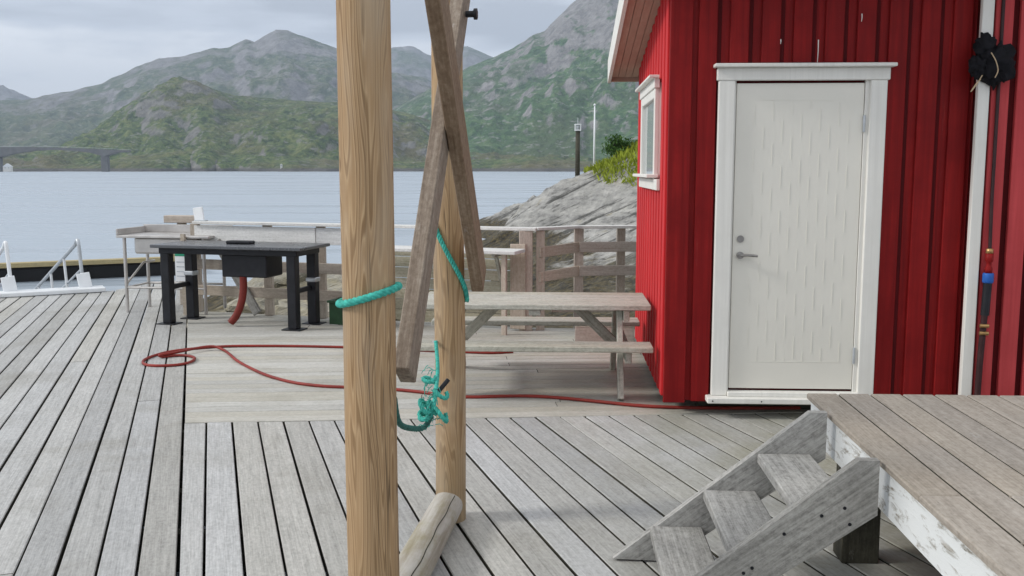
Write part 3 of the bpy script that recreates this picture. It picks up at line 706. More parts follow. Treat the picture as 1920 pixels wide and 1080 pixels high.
mang = math.atan2(.271, 4.125)
mid = [(A0[0] + .012, A0[1] + .004), (3.3, 6.683), (3.3, 9.95), (.2, 10.25), (-3.93, 11.52)]
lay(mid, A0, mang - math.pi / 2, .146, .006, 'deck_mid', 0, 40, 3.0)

# ------------------------------------------------------------------ red cabin
CR = -R(2.84)
cab = thing('red_cabin', 'red board cabin with white door standing at the edge of the deck', 'cabin', (1.075, 6.545, 0), CR)
ZB = 0.10
roofz = lambda ly: 3.10 - .164 * ly
DX0, DX1, DZ0, DZ1 = 0.42, 1.265, 0.185, 2.270        # door leaf opening
core = MB()
core.box(0.03, .03, ZB + .02, 4.2, .09, 3.0); core.box(.03, .09, ZB + .02, .09, 2.60, 2.64); core.box(.09, 2.54, ZB + .02, 4.2, 2.60, 2.6)
core.box(.09, .09, ZB + .02, 4.2, 2.54, ZB + .08)
core.build('shell', 'groove_red', cab)
base = MB()
for yy in (.25, 1.3, 2.35): base.box(.25, yy - .07, 0, 4.1, yy + .07, ZB + .015)
base.build('skid', 'dark_timber', cab)
fw = MB().box(.06, .006, ZB, 1.96, .030, 3.02).build('front_wall', 'groove_red', cab)
def vboard(parent, x0, x1, y0, y1, z0, z1, mat, ch=.004):
    # vertical board, grain along local Z
    M = Matrix.Translation((x0, y0, z0))
    return MB().box(0, 0, 0, x1 - x0, y1 - y0, z1 - z0, ch).build('board', mat, parent, M)
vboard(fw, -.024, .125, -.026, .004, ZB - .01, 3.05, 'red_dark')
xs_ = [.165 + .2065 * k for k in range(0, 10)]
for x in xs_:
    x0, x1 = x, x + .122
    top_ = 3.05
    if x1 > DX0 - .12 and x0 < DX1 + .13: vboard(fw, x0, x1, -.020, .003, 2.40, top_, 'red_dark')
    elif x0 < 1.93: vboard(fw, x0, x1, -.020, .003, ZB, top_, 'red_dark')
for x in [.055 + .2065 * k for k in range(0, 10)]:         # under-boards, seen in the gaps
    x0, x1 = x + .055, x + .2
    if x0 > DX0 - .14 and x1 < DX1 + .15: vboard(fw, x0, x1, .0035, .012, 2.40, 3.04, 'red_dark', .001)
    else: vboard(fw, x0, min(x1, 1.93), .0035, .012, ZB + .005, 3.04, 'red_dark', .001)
for xx, za, zb in ((.945, 2.40, 2.545), (1.22, 2.66, 2.71), (.70, 2.52, 2.55)):
    MB().tube([(xx, -.0205, za), (xx + .002, -.021, (za + zb) / 2), (xx + .001, -.0203, zb)], [.002, .003, .004], 6).build('paint_run', 'white', fw)
# left wall (gable side): boards follow the roof slope
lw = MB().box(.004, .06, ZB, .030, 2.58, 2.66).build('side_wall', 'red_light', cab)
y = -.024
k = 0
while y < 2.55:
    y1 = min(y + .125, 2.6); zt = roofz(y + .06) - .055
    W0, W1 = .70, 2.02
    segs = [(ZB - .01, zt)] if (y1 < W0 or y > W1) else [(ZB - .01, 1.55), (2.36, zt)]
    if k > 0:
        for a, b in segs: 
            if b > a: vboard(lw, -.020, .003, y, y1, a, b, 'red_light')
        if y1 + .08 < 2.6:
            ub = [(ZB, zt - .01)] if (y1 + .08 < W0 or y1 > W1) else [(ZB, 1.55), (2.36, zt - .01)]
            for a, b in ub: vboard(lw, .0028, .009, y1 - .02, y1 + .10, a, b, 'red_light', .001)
    y += .2065; k += 1
# window in the left wall
win = MB().box(-.012, .74, 1.62, .02, 1.98, 2.34).build('window', 'white', cab)
def wpart(nm, x0, y0, z0, x1, y1, z1, mat='white', ch=.004): return MB().box(x0, y0, z0, x1, y1, z1, ch).build(nm, mat, win)
wpart('frame', -.045, .74, 1.62, -.012, .82, 2.30); wpart('frame', -.045, 1.90, 1.62, -.012, 1.98, 2.30); wpart('frame', -.045, .82, 2.23, -.012, 1.90, 2.30)
wpart('pane', -.020, .82, 1.66, -.0125, 1.90, 2.23, 'glass', 0)
wpart('head_trim', -.055, .70, 2.30, -.012, 2.02, 2.37); wpart('drip_cap', -.095, .68, 2.37, -.012, 2.04, 2.392)
wpart('sill', -.105, .68, 1.635, -.012, 2.04, 1.66); wpart('apron', -.05, .48, 1.545, -.0215, 2.02, 1.625)
# roof
rs = math.atan(.164)
def slope(x0, x1, y0, y1, z0, z1):                     # block lying in the roof plane
    vs2 = [(x, y_, roofz(y_) + z) for x in (x0, x1) for y_ in (y0, y1) for z in (z0, z1)]
    return MB().add(vs2, [(0, 1, 3, 2), (4, 6, 7, 5), (0, 4, 5, 1), (2, 3, 7, 6), (0, 2, 6, 4), (1, 5, 7, 3)])
rf = slope(-.26, 4.4, -.55, 2.93, -.02, .09).build('roof', 'shingle', cab)
for k in range(4):
    slope(-.255 + k * .0645, -.255 + k * .0645 + .060, -.54, 2.92, -.040, -.0215).build('soffit_board', 'soffit', rf)
slope(-.292, -.262, -.57, 2.96, -.085, .13).build('barge_board', 'white', rf)
slope(-.262, 4.4, 2.932, 2.955, -.075, .10).build('fascia', 'soffit', rf)
slope(-.262, 4.4, -.575, -.552, -.07, .11).build('fascia', 'white', rf)
for k in range(8): slope(.01, 4.4, -.54 + k * .066, -.54 + k * .066 + .062, -.040, -.0215).build('soffit_board', 'soffit', rf)
# door
door = MB().box(DX0 + .004, -.018, DZ0 + .012, DX1 - .004, .002, DZ1 - .004, .003).build('door', 'door_white', cab)
rel = MB()
for k in range(11):
    x = DX0 + .125 + k * .062
    off = (k * .15 + .038 * (k // 2)) % .30
    z = DZ0 + .30 + off - .30
    while z < DZ1 - .17:
        a, b = max(z, DZ0 + .205), min(z + .15, DZ1 - .118)
        if b - a > .02: rel.box(x - .0024, -.0202, a, x + .0024, -.0178, b)
        z += .30
for zz in (DZ0 + .20, DZ1 - .115): rel.box(DX0 + .112, -.0194, zz - .002, DX0 + .125 + 10.25 * .062, -.0178, zz + .002)
tag(rel.build('panel_relief', 'door_white', door), kind='stuff')
h = MB(); h.tube([(DX0 + .055, -.018, DZ0 + .935), (DX0 + .055, -.045, DZ0 + .935)], .024, 14); h.tube(smoothpath([(DX0 + .055, -.06, DZ0 + .935), (DX0 + .10, -.066, DZ0 + .937), (DX0 + .165, -.064, DZ0 + .932)], 5), .009, 8); h.tube([(DX0 + .055, -.04, DZ0 + .935), (DX0 + .055, -.066, DZ0 + .935)], .011, 10)
h.build('handle', 'chrome', door)
h = MB(); h.tube([(DX0 + .055, -.018, DZ0 + 1.045), (DX0 + .055, -.030, DZ0 + 1.045)], .024, 14); h.box(DX0 + .052, -.033, DZ0 + 1.033, DX0 + .058, -.0301, DZ0 + 1.057); h.build('lock', 'chrome', door)
for zz in (DZ0 + .25, DZ1 - .27): MB().tube([(DX1 - .002, -.030, zz - .055), (DX1 - .002, -.030, zz + .055)], .009, 8).build('hinge', 'galv', door)
fr = MB().box(DX0 - .035, -.014, DZ0 - .02, DX0 + .001, .005, DZ1 + .02).build('door_frame', 'white', cab)
MB().box(DX1 - .001, -.026, DZ0 - .02, DX1 + .040, .005, DZ1 + .02, .003).build('jamb', 'white', fr)
MB().box(DX0 - .12, -.050, DZ0 - .035, DX0 - .012, -.010, DZ1 + .012, .005).build('casing', 'white', fr)
MB().box(DX1 + .026, -.050, DZ0 - .04, DX1 + .135, -.010, DZ1 + .012, .005).build('casing', 'white', fr)
MB().box(DX0 - .132, -.054, DZ1 + .0125, DX1 + .150, -.010, DZ1 + .095, .005).build('head_casing', 'white', fr)
MB().box(DX0 - .155, -.105, DZ1 + .0955, DX1 + .175, -.006, DZ1 + .119, .004).build('drip_cap', 'white', fr)
MB().box(DX0 - .155, -.125, DZ0 - .075, DX1 + .06, .004, DZ0 - .036, .005).build('threshold', 'white', fr)
MB().box(DX0 - .011, -.075, DZ0 - .036, DX1 + .028, .0, DZ0 - .004, .004).build('threshold', 'white', fr)
for xx in (.0, .33, .75): MB().tube([(DX0 - .12 + xx, -.1255, DZ0 - .056), (DX0 - .12 + xx, -.1285, DZ0 - .056)], .005, 8).build('screw', 'black', fr)

# ------------------------------------------------------------------ adjoining red wing, right edge of the picture
wg = thing('red_wing', 'faded red wing with narrow upright boards beyond the white corner board', 'building', (1.075 + 1.955 * math.cos(CR), 6.545 + 1.955 * math.sin(CR), 0), CR)
MB().box(.02, -.075, .02, 3.5, .02, 3.4).build('shell', 'groove_red', wg)
ww = MB().box(.015, -.085, .02, 3.5, -.0755, 3.4).build('wall', 'groove_red', wg)
for k in range(16):
    x0 = .085 + k * .158
    vboard(ww, x0, x0 + .112, -.118, -.0855, .02, 3.4, 'red_wing')
MB().box(-.008, -.135, .02, .066, -.092, 3.42, .005).build('corner_board', 'white', wg)
MB().box(-.05, -.5, 3.42, 3.6, 3.0, 3.52).build('roof', 'shingle', wg)

# black bundle hung on the corner board
WX = WM[wg.name]
o = tag(bpy.data.objects.new('black_rag', None), 'crumpled black cloth bundle hung on the white corner board', 'rag'); COL.objects.link(o); put(o, None, WX @ Matrix.Translation((.035, -.16, 2.38)) @ Matrix.Scale(.86, 4), None)
def lump(c, r, seed, sq=(1, .7, 1)):
    mb_ = MB(); nu, nv = 22, 14; vs2 = []; fs2 = []
    for i in range(nv + 1):
        for j in range(nu):
            th = math.pi * i / nv; ph = 2 * math.pi * j / nu
            d = Vector((math.sin(th) * math.cos(ph), math.sin(th) * math.sin(ph), math.cos(th)))
            k_ = 1 + .7 * noise.noise(d * 2.6 + Vector((seed, 0, seed))) + .25 * noise.noise(d * 6 + Vector((0, seed, 0)))
            vs2.append((c[0] + d.x * r * k_ * sq[0], c[1] + d.y * r * k_ * sq[1], c[2] + d.z * r * k_ * sq[2]))
    for i in range(nv):
        for j in range(nu): fs2.append((i * nu + j, i * nu + (j + 1) % nu, (i + 1) * nu + (j + 1) % nu, (i + 1) * nu + j))
    return mb_.add(vs2, fs2, True)
lump((-.03, 0, .11), .075, 1.2, (.9, .7, 1.2)).build('upper_fold', 'black_cloth', o)
lump((.055, 0, 0), .125, 4.4, (.95, .6, 1.05)).build('body', 'black_cloth', o)
lump((-.075, -.01, -.03), .075, 7.1, (.8, .7, 1.1)).build('loose_fold', 'black_cloth', o)
lump((.05, 0, -.11), .055, 9.3, (.8, .7, 1.2)).build('hanging_end', 'black_cloth', o)
MB().tube(smoothpath([(-.02, -.085, .06), (.01, -.10, .0), (.03, -.10, -.07), (.02, -.08, -.12)], 5), .004, 6).build('twine', 'twine', o)
MB().tube(smoothpath([(-.06, -.05, -.10), (-.10, -.05, -.17), (-.135, -.045, -.22), (-.10, -.05, -.16), (-.07, -.05, -.13)], 5), .004, 6).build('twine', 'twine', o)

# standpipe with blue collar on the wing
o = tag(bpy.data.objects.new('standpipe', None), 'dark red standpipe with blue collar on the wing wall', 'pipe'); COL.objects.link(o); put(o, None, WX @ Matrix.Translation((.118, -.155, .0)), None)
MB().tube(smoothpath([(-.025, 0, .02), (-.02, 0, .4), (-.008, 0, .75)], 6), .020, 12).build('lower_pipe', 'dark_hose', o)
MB().tube([(-.006, 0, .74), (0, 0, .98)], .027, 14).build('insulation', 'black', o)
MB().lathe([(0, .955), (.032, .955), (.035, .965), (.035, 1.01), (.032, 1.02), (0, 1.02)], 18).build('collar', 'blue', o)
MB().lathe([(0, 1.02), (.022, 1.02), (.024, 1.05), (.016, 1.07), (.016, 1.09), (.025, 1.10), (.025, 1.15), (0, 1.15)], 14).build('valve', 'red_dark', o)
MB().lathe([(0, 1.15), (.024, 1.15), (.022, 1.18), (0, 1.185)], 12).build('cap', 'brass', o)
MB().tube([(0, 0, 1.18), (.002, .02, 1.5), (.004, .03, 3.0)], .012, 8).build('riser', 'dark_hose', o)
for zz in (.62, .67): MB().tube([(-.04, -.012, zz), (.015, -.02, zz)], .013, 8).build('clamp', 'brass', o)

# ------------------------------------------------------------------ raised platform and its steps
PZ = 0.66
PF = thing('raised_platform', 'raised plank platform with peeling white fascia board', 'platform', (1.385, 4.40, 0), CR)
# local: +x along the back edge, -y towards the camera
pl = 5.6; 
rp = random.Random(4)
for k in range(24):
    x0 = -.008 + k * .1465; cut = [0, pl]
    if k == 0: cut = [0, 1.42, pl]
    elif k == 1: cut = [0, 1.80, pl]
    elif rp.random() < .6: cut = [0, rp.uniform(1.2, 3.2), pl]
    for a, b in zip(cut, cut[1:]):
        M = Matrix.Translation((x0, -b + .002, PZ - .014)) @ Matrix.Rotation(math.pi / 2, 4, 'Z') @ Matrix.Translation((0, -.1405, 0))
        po = MB().box(0, 0, -.014, b - a - .004, .1385, .014, .005).build('plank', 'platform', PF, M)
        po.data.materials.append(MAT['dark_timber'])
        for f in po.data.polygons:
            if abs(f.normal.y) > .9 and k > 0: f.material_index = 1
M, L = frame_of((.035, -pl, PZ - .115), (.035, -.01, PZ - .115)); MB().box(0, -.022, -.085, L, .022, .085, .004).build('fascia', 'peel_white', PF, M)
M, L = frame_of((.06, -.03, PZ - .115), (3.4, -.03, PZ - .115)); MB().box(0, -.022, -.085, L, .022, .085, .004).build('fascia', 'peel_white', PF, M)
for yy in (-.6, -1.3, -2.0, -2.7, -3.4): timber('joist', (.06, yy, PZ - .12), (3.4, yy, PZ - .12), .045, .16, 'dark_timber', PF)
for xx, yy in ((.145, -.34), (1.6, -.34), (.145, -2.9), (1.6, -2.9), (3.2, -.34), (3.2, -2.9)):
    upright('post', xx, yy, 0, PZ - .03 if False else PZ - .205, .16, .13, 'dark_timber', PF)
    timber('bearer', (xx, yy - .3, PZ - .2025), (xx, yy + .2, PZ - .2025), .12, .004, 'dark_timber', PF, ch=0)

ST = thing('wooden_steps', 'grey weathered wooden steps leading up to the platform', 'steps', (1.325, 3.67, 0), CR)
# local: x=0 at the platform face, steps go towards -x; far stringer at +y
run, rise = .90, PZ + .005
def stringer(y0, y1, bot):
    x_b = -run
    poly = [(-.004, PZ + .015), (-.075, PZ + .015), (x_b, .012), (x_b + .225, .006), (-.004, PZ - .185)]
    M, L = frame_of((x_b, y0, 0), (0, y0, PZ))
    Mi = M.inverted(); vs2 = [tuple(Mi @ Vector((x, y, z))) for y in (y0, y1) for x, z in poly]; n = 5
    fs = [tuple(range(n)), tuple(range(2 * n - 1, n - 1, -1))] + [(i, i + n, (i + 1) % n + n, (i + 1) % n) for i in range(n)]
    MB().add(vs2, fs).build('stringer', 'grey_timber', ST, M)
stringer(.300, .340, 0); stringer(-.375, -.335, 0)
for k in range(3):
    zt = .165 * (k + 1); xf = -run + .225 * (k + 1) + .045
    M, L = frame_of((xf + .115 - .115, -.334, zt - .022), (xf + .115 - .115, .299, zt - .022))
    MB().box(0, -.112, -.022, L, .112, .022, .006).build('tread', 'grey_timber', ST, M)
nb = MB()
for x, z in ((-.12, .50), (-.10, .44), (-.20, .47), (-.44, .27), (-.47, .25), (-.55, .18), (-.60, .16), (-.33, .40)):
    nb.tube([(x, -.3751, z), (x, -.3775, z)], .0065, 8)
tag(nb.build('nail_head', 'black', ST), kind='stuff')

# ------------------------------------------------------------------ log trestle in the foreground
P1 = Vector((-.470, 3.13, 0)); P2 = Vector((-.300, 4.533, 0)); ax = (P2 - P1).normalized(); sd_ = Vector((ax.y, -ax.x, 0))
TR = thing('log_trestle', 'peeled log trestle with crossed braces and a grey sill log', 'trestle', P1)
def logpost(nm, base, r, z0, z1, seed, mat='log'):
    mb_ = MB(); seg = 40; n = 40; vs2 = []; fs2 = []
    for i in range(n + 1):
        z = z0 + (z1 - z0) * i / n; cx = .006 * noise.noise((seed, z * .8, 0)); cy = .006 * noise.noise((seed, z * .8, 5))
        for k in range(seg):
            a = 2 * math.pi * k / seg
            rr = r * (1 - .012 * (z / 3)) * (1 + .02 * noise.noise((math.cos(a) * 1.2 + seed, math.sin(a) * 1.2, z * 1.4)))
            vs2.append((cx + rr * math.cos(a), cy + rr * math.sin(a), z))
    for i in range(n):
        for k in range(seg): fs2.append((i * seg + k, i * seg + (k + 1) % seg, (i + 1) * seg + (k + 1) % seg, (i + 1) * seg + k))
    mb_.add(vs2, fs2, True); mb_.add([vs2[k] for k in range(seg)], [tuple(range(seg))]); mb_.add(vs2[-seg:], [tuple(range(seg))])
    return mb_.build(nm, mat, TR, Matrix.Translation(base - P1))
r1, r2 = .0865, .0735
pa = logpost('post', P1, r1, 0, 3.5, 1.0); pb = logpost('post', P2, r2, 0, 3.5, 6.0)
# drying crack down the near post
ckm = MB()
# sill log lying on the deck between the posts
S_a = P1 + ax * (r1 + .01) + Vector((0, 0, .083)) + sd_ * -.008; S_b = P2 - ax * (r2 - .035) + Vector((0, 0, .083)) + sd_ * -.008
M, L = frame_of(S_a - P1, S_b - P1)
mb = MB(); pts = [(L * i / 14, .004 * noise.noise((i, 0, 0)), .004 * noise.noise((0, i, 0))) for i in range(15)]; mb.tube(pts, [.081 - .0005 * i for i in range(15)], 28)
sl = mb.build('sill_log', 'sill_log', TR, M)
ck_ = MB(); cp = []
for i in range(24):
    a = 0.95 + .12 * noise.noise((i * .3, 2, 0)); rr = .0795 - .0003 * i; cp.append((L * (.03 + .94 * i / 23), -math.cos(a) * rr * 1.0, math.sin(a) * rr))
ck_.tube(cp, .0032, 5); ck_.build('drying_crack', 'dark_timber', sl, M)
# crossed braces, both on the right-hand side of the frame
def along(tt, z, off): return P1 + (P2 - P1) * tt + sd_ * off + Vector((0, 0, z)) - P1
timber('brace', along(.115, .985, r1 - .010), along(1.15, 3.05, r1 + .030), .125, .058, 'greybrown_timber', TR, up=tuple(sd_), ch=.004)
timber('brace', along(-.12, 2.86, r1 + .085), along(1.03, 1.17, r1 + .052), .14, .056, 'brown_timber', TR, up=tuple(sd_), ch=.004)
bt = MB(); q = along(.80, 2.36, r1 + .050); bt.tube([q, q + sd_ * .035], .014, 8); bt.tube([q + sd_ * .035, q + sd_ * .05], .024, 6); bt.build('bolt', 'black', TR)

# ropes
def ring_pts(c, r, z0, tilt, a0, a1, n=36, dirx=0.0):
    return [(c.x + r * math.cos(a0 + (a1 - a0) * i / n), c.y + r * math.sin(a0 + (a1 - a0) * i / n), z0 + tilt * math.cos(a0 + (a1 - a0) * i / n - dirx)) for i in range(n + 1)]
mb = MB(); twisted(mb, ring_pts(P1, r1 + .011, 1.29, .028, R(-340), R(22), 48), .0125, .055)
o = tag(mb.build('rope', 'rope'), 'green rope looped once round the near log post', 'rope')
zr0, zr1 = 1.30, .98
mb = MB(); rp_ = []
for i in range(40):
    u = i / 39; a = R(205 + u * 160); rp_.append((P2.x + (r2 + .011) * math.cos(a), P2.y + (r2 + .011) * math.sin(a), 1.50 - .42 * u - .02 * math.sin(u * 3)))
for i in range(1, 14):
    u = i / 13; a = R(365 + u * 200); rp_.append((P2.x + (r2 + .011) * math.cos(a), P2.y + (r2 + .011) * math.sin(a), 1.08 + .42 * u))
twisted(mb, rp_, .0115, .05)
tag(mb.build('rope', 'rope'), 'green rope slanting across the far log post', 'rope')
# frayed tangle hanging between the posts
C0 = Vector((-.372, 3.60, .10))
o = thing('rope_tangle', 'frayed turquoise rope tangle hanging between the two log posts', 'rope', C0)
a_ = Vector((P1.x + r1 * .8, P1.y + .055, .93)) - C0
mb = MB(); twisted(mb, smoothpath([a_, (-.035, -.22, .69), (.0, -.06, .625), (.035, 0, .615), (.062, .0, .66)], 8), .011, .05); mb.build('bight', 'rope_dark', o)
mb = MB(); twisted(mb, smoothpath([(.035, 0, .615), (.062, .04, .66), (.062, .22, .70), (.045, .55, .735), (.012, .87, .79)], 8), .0085, .045)
mb.build('tail', 'rope', o)
mb = MB(); rk2 = random.Random(8)
for i in range(7):
    c_ = Vector((.05 + rk2.uniform(-.03, .035), rk2.uniform(-.02, .03), rk2.uniform(.62, .80))); r_ = rk2.uniform(.014, .027); T = Matrix.Rotation(rk2.uniform(0, 3), 3, 'Z') @ Matrix.Rotation(rk2.uniform(.3, 1.5), 3, 'X')
    twisted(mb, [c_ + T @ Vector((r_ * math.cos(k * .5), r_ * math.sin(k * .5) * 1.3, .01 * k * .3)) for k in range(13)], .0085, .04, 3, 5)
mb.build('knot', 'rope', o)
mb = MB()
for i in range(60):
    c_ = Vector((.055 + rk2.uniform(-.03, .03), rk2.uniform(-.02, .02), rk2.uniform(.60, .84))); d_ = Vector((rk2.gauss(0, .018), rk2.gauss(0, .015), rk2.gauss(-.01, .018)))
    mb.tube([c_, c_ + d_ * .6 + Vector((0, 0, .006)), c_ + d_], .0016, 4)
tag(mb.build('frayed_fibre', 'rope', o), kind='stuff')
MB().tube([(.085, .02, .745), (.125, .05, .79)], .009, 8).build('toggle', 'black', o)
MB().tube([(.0, .87, .79), (.03, .90, .79)], .006, 8).build('nail', 'galv', o)

# ------------------------------------------------------------------ picnic table beside the cabin
PT = thing('picnic_table', 'weathered grey picnic table with attached benches beside the cabin wall', 'picnic table', (.19, 7.55, 0), CR)
tz, bz = .685, .425
for k in range(5): timber('top_plank', (-.90, -.315 + k * .153, tz - .02), (.875, -.315 + k * .153, tz - .02), .147, .04, 'bench_wood', PT, ch=.006)
for sy in (-1, 1):
    for k in range(2): timber('bench_plank', (-.90, sy * (.53 + k * .125), bz - .02), (.865, sy * (.53 + k * .125), bz - .02), .12, .04, 'bench_wood', PT, ch=.006)
for lx in (-.64, .645):
    for sy in (-1, 1):
        timber('leg', (lx, sy * .565, .0), (lx, sy * .22, tz - .042), .085, .045, 'bench_wood', PT, up=(1, 0, 0))
    timber('top_cleat', (lx + .047, -.36, tz - .085), (lx + .047, .36, tz - .085), .045, .085, 'bench_wood', PT)
    timber('cross_beam', (lx + .047, -.66, bz - .085), (lx + .047, .66, bz - .085), .045, .09, 'bench_wood', PT)
    s_ = -1 if lx > 0 else 1
    timber('diagonal_brace', (lx + .03 * s_, 0, bz - .09), (lx + .34 * s_, 0, tz - .045), .08, .045, 'bench_wood', PT, up=(0, 1, 0))
timber('centre_cleat', (0, -.36, tz - .065), (0, .36, tz - .065), .09, .045, 'bench_wood', PT)

# ------------------------------------------------------------------ black work table
BA = Vector((-3.79, 10.50, 0)); BB = Vector((-2.32, 10.11, 0)); br = math.atan2(BB.y - BA.y, BB.x - BA.x)
BT = thing('black_worktable', 'black steel work table with four thick legs and hanging tank', 'table', BA, br)
Lx = (BB - BA).length; Ly = .42; th_ = .885
for x in (0, Lx):
    for y in (0, Ly):
        yy = y; xx = x + (.02 if y else 0)
        MB().box(xx - .052, yy - .052, .012, xx + .052, yy + .052, th_ - .06, .008).build('leg', 'black', BT)
        MB().box(xx - .11, yy - .09, 0, xx + .11, yy + .09, .012, .003).build('foot_plate', 'black', BT)
    MB().box(x - .025, .055, .38, x + .025, Ly - .055, .43, .004).build('cross_bar', 'black', BT)
MB().box(-.06, -.06, th_ - .10, Lx + .08, Ly + .06, th_ - .035, .006).build('apron', 'black', BT)
tp = MB().box(-.12, -.13, th_ - .034, Lx + .16, Ly + .16, th_, .006).build('top', 'steel_top', BT)
MB().box(.62, .18, th_, .92, .30, th_ + .035, .01).build('drain_lid', 'black', tp)
tk = MB().box(.66, .02, .54, 1.20, Ly - .04, th_ - .1005, .012).build('tank', 'black', BT)
MB().tube(smoothpath([(.90, .05, .545), (.90, .045, .40), (.875, .03, .25), (.82, .015, .12), (.76, .0, .045)], 8), .040, 14).build('drain_hose', 'drain', tk)
for x, y, z in ((.02, Ly, .50), (Lx + .02, Ly, .47)):
    MB().box(x - .062, y - .062, z, x + .062, y + .062, z + .05, .01).build('clamp_band', 'galv', BT)

# stainless sink stand to the left of it
SS = thing('steel_sink_stand', 'stainless steel sink stand with thin legs left of the black table', 'sink stand', (-4.62, 11.35, 0), R(-9))
for x in (.02, 1.02):
    for y in (.02, .52): MB().tube([(x, y, 0), (x, y, .90)], .020, 10).build('leg', 'steel', SS)
MB().box(-.05, -.04, .895, 1.12, .60, .925, .006).build('top', 'steel', SS)
MB().box(-.05, .575, .926, 1.12, .60, 1.02, .004).build('splashback', 'steel', SS)
MB().box(-.05, -.04, .9255, -.025, .574, 1.0, .004).build('side_lip', 'steel', SS)
MB().box(.12, .05, .70, .92, .50, .8945, .02).build('basin', 'steel', SS)
for y in (.02, .52): MB().tube([(.02, y, .30), (1.02, y, .30)], .014, 8).build('stretcher', 'steel', SS)
MB().tube([(.02, .02, .30), (.02, .52, .30)], .014, 8).build('stretcher', 'steel', SS)
MB().tube([(.02, .02, .34), (.12, .25, .58), (.12, .5, .58)], .014, 8).build('bracket', 'steel', SS)

# ------------------------------------------------------------------ railing round the back of the deck
F0 = Vector((-3.85, 11.42, 0)); F1 = Vector((.24, 10.06, 0)); F2 = Vector((.73, 10.42, 0)); F3 = Vector((1.30, 10.50, 0))
FN = thing('deck_railing', 'grey brown timber railing with pale cap round the back of the deck', 'railing', F0)
f = lambda p, z=0: Vector(p) - F0 + Vector((0, 0, z))
CZ = 1.075
timber('cap', f(F0 + Vector((.1, -.03, 0)), CZ), f(F1 + Vector((.03, 0, 0)), CZ), .15, .032, 'pale_cap', FN)
timber('cap', f(F1 + Vector((.0, 0, 0)), CZ + .003), f(F2, CZ + .003), .12, .030, 'pale_cap', FN); timber('cap', f(F2, CZ), f(F3 + Vector((.06, .01, 0)), CZ), .12, .032, 'pale_cap', FN)
dv = (F1 - F0).normalized(); nv_ = Vector((-dv.y, dv.x, 0))
for s_ in (.06, 1.05, 1.75, 2.45, 3.35, 4.22): upright('post', *(f(F0 + dv * s_ + nv_ * .05)[:2]), 0, CZ - .018, .095, .095, 'fence_wood', FN)
timber('back_board', f(F0 + dv * .10 - nv_ * .015, .945), f(F0 + dv * 1.72 - nv_ * .015, .945), .025, .19, 'pale_cap', FN)
timber('back_board', f(F0 + dv * 1.73 - nv_ * .015, .945), f(F0 + dv * 2.42 - nv_ * .015, .945), .025, .19, 'pale_cap', FN)
for z in (.58, .27): timber('rail', f(F0 + dv * .1 - nv_ * .012, z), f(F0 + dv * 2.42 - nv_ * .012, z), .03, .12, 'fence_wood', FN)
timber('diagonal_brace', f(F0 + dv * .42 - nv_ * .05, .86), f(F0 + dv * .95 - nv_ * .05, .03), .035, .11, 'grey_timber', FN)
for k in range(7): timber('panel_board', f(F0 + dv * 2.45 - nv_ * .012, .10 + k * .118), f(F0 + dv * 4.14 - nv_ * .012, .10 + k * .118), .025, .112, 'panel_wood', FN)
upright('corner_post', *(f(F1 + dv * -.09 - nv_ * .03)[:2]), 0, CZ - .017, .14, .06, 'fence_wood', FN)
timber('corner_panel', f(F1 + dv * -.16 - nv_ * .075, .02), f(F1 + dv * -.16 - nv_ * .075, .92), .03, .17, 'fence_wood', FN, up=tuple(dv))
upright('post', *(f(F1 + Vector((.06, .05, 0)))[:2]), 0, CZ - .017, .09, .09, 'fence_wood', FN)
upright('post', *(f(F2 + Vector((0, .06, 0)))[:2]), -.3, CZ - .017, .10, .095, 'fence_wood', FN)
upright('post', *(f(F3 + Vector((-.1, .06, 0)))[:2]), -.3, CZ - .017, .09, .09, 'fence_wood', FN)
for z in (.86, .60): 
    timber('rail', f(F1 + Vector((.05, -.01, 0)), z - .03), f(F2, z), .03, .11, 'fence_wood', FN); timber('rail', f(F2 + Vector((.002, -.03, 0)), z), f(F3 + Vector((.1, -.03, 0)), z), .03, .11, 'fence_wood', FN)
timber('rail', f(F2 + Vector((-.3, 0, 0)), .20), f(F3 + Vector((.1, 0, 0)), .20), .03, .12, 'fence_wood', FN)

# white cutting shelf bracketed to the railing
CSo = F0 + dv * 2.30 - nv_ * .04
CS = thing('white_shelf', 'long white work shelf bracketed to the railing panel', 'shelf', CSo, math.atan2(dv.y, dv.x))
for k in range(2): timber('shelf_board', (0, -.36 + k * .178, .86), (1.95, -.36 + k * .178, .86), .174, .035, 'pale_cap', CS)
for x in (.18, .98, 1.70):
    timber('bracket_strut', (x, -.32, .825), (x + .0, -.03, .38), .035, .04, 'bench_wood', CS); timber('bracket_arm', (x, -.40, .825), (x, -.01, .825), .04, .034, 'bench_wood', CS)
upright('leg', 1.80, -.34, 0, .842, .05, .05, 'fence_wood', CS); upright('leg', .06, -.34, 0, .842, .05, .05, 'fence_wood', CS)

# low pale step behind the picnic table
LS = thing('low_step', 'low pale wooden step behind the picnic table near the cabin', 'step', (.62, 9.35, 0), CR)
for k in range(3): timber('tread_board', (0, k * .12, .18), (.58, k * .12, .18), .115, .035, 'bench_wood', LS)
timber('riser_board', (0, -.045, .082), (.58, -.045, .082), .022, .160, 'fence_wood', LS)
for x in (.03, .55): timber('side_board', (x, -.03, .08), (x, .28, .08), .03, .16, 'fence_wood', LS)

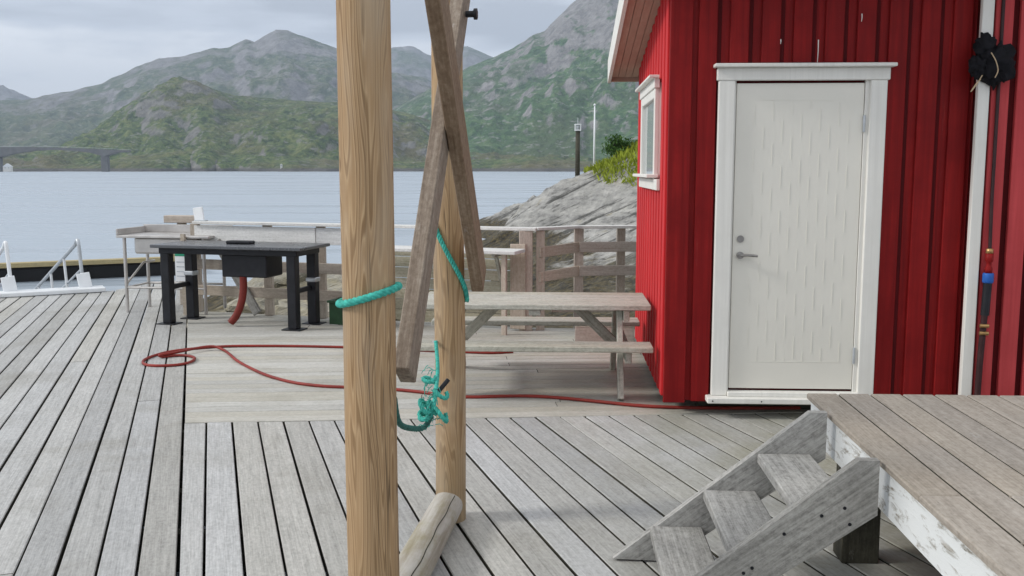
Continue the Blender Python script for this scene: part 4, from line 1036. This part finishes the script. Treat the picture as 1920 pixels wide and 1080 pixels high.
# small things around the tables
o = thing('white_board', 'small white board standing up behind the sink stand', 'board', F0 + dv * .16 + Vector((0, .0, CZ + .016)), math.atan2(dv.y, dv.x))
M = Matrix.Rotation(R(-8), 4, 'Y'); MB().box(-.06, -.012, 0, .07, .012, .16, .004, M).build('panel', 'white_metal', o); MB().box(-.055, -.03, 0, .10, .03, .012).build('base', 'galv', o)
o = thing('plank_box', 'flat grey plank box resting on the back of the sink stand', 'box', (-4.30, 11.98, 0), R(-12))
MB().box(-.05, 0, 1.035, .42, .16, 1.125, .006).build('side', 'fence_wood', o); MB().box(.1, .05, 0, .2, .12, 1.034, .006).build('support', 'fence_wood', o)
o = thing('notice_panel', 'narrow white notice panel with green heading behind the black table', 'notice', F0 + Vector((.02, -.30, 0)), R(-14))
MB().box(-.03, .015, 0, .02, .05, .95).build('stake', 'fence_wood', o); s_ = MB().box(-.10, -.005, .40, .08, .012, .80, .002).build('panel', 'white_metal', o)
MB().box(-.095, -.0075, .695, .075, -.0052, .755).build('heading', 'sign_green', s_)
for k in range(4): MB().box(-.08, -.0075, .62 - k * .055, .04 - .02 * (k % 2), -.0052, .632 - k * .055).build('text_line', 'galv', s_)
o = thing('green_crate', 'dark green plastic crate on the deck under the shelf', 'crate', F0 + dv * 2.24 - nv_ * .18, math.atan2(dv.y, dv.x))
cb = MB(); cb.box(-.2, -.14, .0, .2, .14, .02); cb.box(-.2, -.14, .02, -.18, .14, .24); cb.box(.18, -.14, .02, .2, .14, .24); cb.box(-.18, -.14, .02, .18, -.12, .24); cb.box(-.18, .12, .02, .18, .14, .24); cb.build('body', 'green_plastic', o)
cb = MB(); cb.box(-.22, -.16, .24, .22, -.12, .265, .004); cb.box(-.22, .12, .24, .22, .16, .265, .004); cb.box(-.22, -.119, .24, -.18, .119, .265, .004); cb.box(.18, -.119, .24, .22, .119, .265, .004); cb.build('rim', 'green_plastic', o)

# ------------------------------------------------------------------ red hose snaking over the deck
def g(u, v):                                            # where a sight line meets the deck
    x = (u - 960) / FPX; y = (540 - v) / FPX; c, s = math.cos(TILT), math.sin(TILT)
    t_ = -EYE / (-s + y * c); return (x * t_, (c + y * s) * t_, .013)
hp = [(962, 662), (920, 664), (860, 662), (800, 660), (720, 656), (650, 653.5), (560, 651.5), (470, 651), (420, 652), (370, 655.5), (330, 660), (300, 666), (275, 675), (268, 682), (276, 687), (300, 688.5), (335, 686.5), (358, 681), (365, 674), (352, 669.5), (330, 669), (307, 671.5), (300, 673), (330, 668), (370, 659.5), (400, 656.5), (420, 659), (432, 668), (445, 679), (470, 693), (505, 708), (550, 720), (600, 726.5), (650, 729), (710, 731), (780, 737), (830, 744), (880, 747.5), (940, 746), (1000, 746), (1060, 750), (1130, 757), (1200, 764), (1280, 767.5), (1380, 768.5), (1500, 768)]
pts = [Vector(g(*q)) for q in hp]
for i in (22, 23, 24, 25): pts[i].z += .022
pts = smoothpath(pts, 7)
MB().tube(pts, .0125, 10).build('red_hose', 'hose')
tag(bpy.data.objects['red_hose'], 'thin red hose coiled and snaking across the deck', 'hose')

# ------------------------------------------------------------------ air between here and the mountains
hz = bpy.data.materials.new('sea_air'); hz.use_nodes = True; nt = hz.node_tree; nt.nodes.clear()
ho = nt.nodes.new('ShaderNodeOutputMaterial'); pv = nt.nodes.new('ShaderNodeVolumePrincipled')
pv.inputs['Color'].default_value = (0.68, 0.81, 1.0, 1); pv.inputs['Density'].default_value = 0.00013; pv.inputs['Anisotropy'].default_value = 0.0
nt.links.new(pv.outputs[0], ho.inputs['Volume']); hz.cycles.homogeneous_volume = True
MAT['haze'] = hz
mb = MB().box(-9800, -80, -12, 9800, 8900, 850)
o = mb.build('haze', 'haze'); tag(o, kind='stuff')
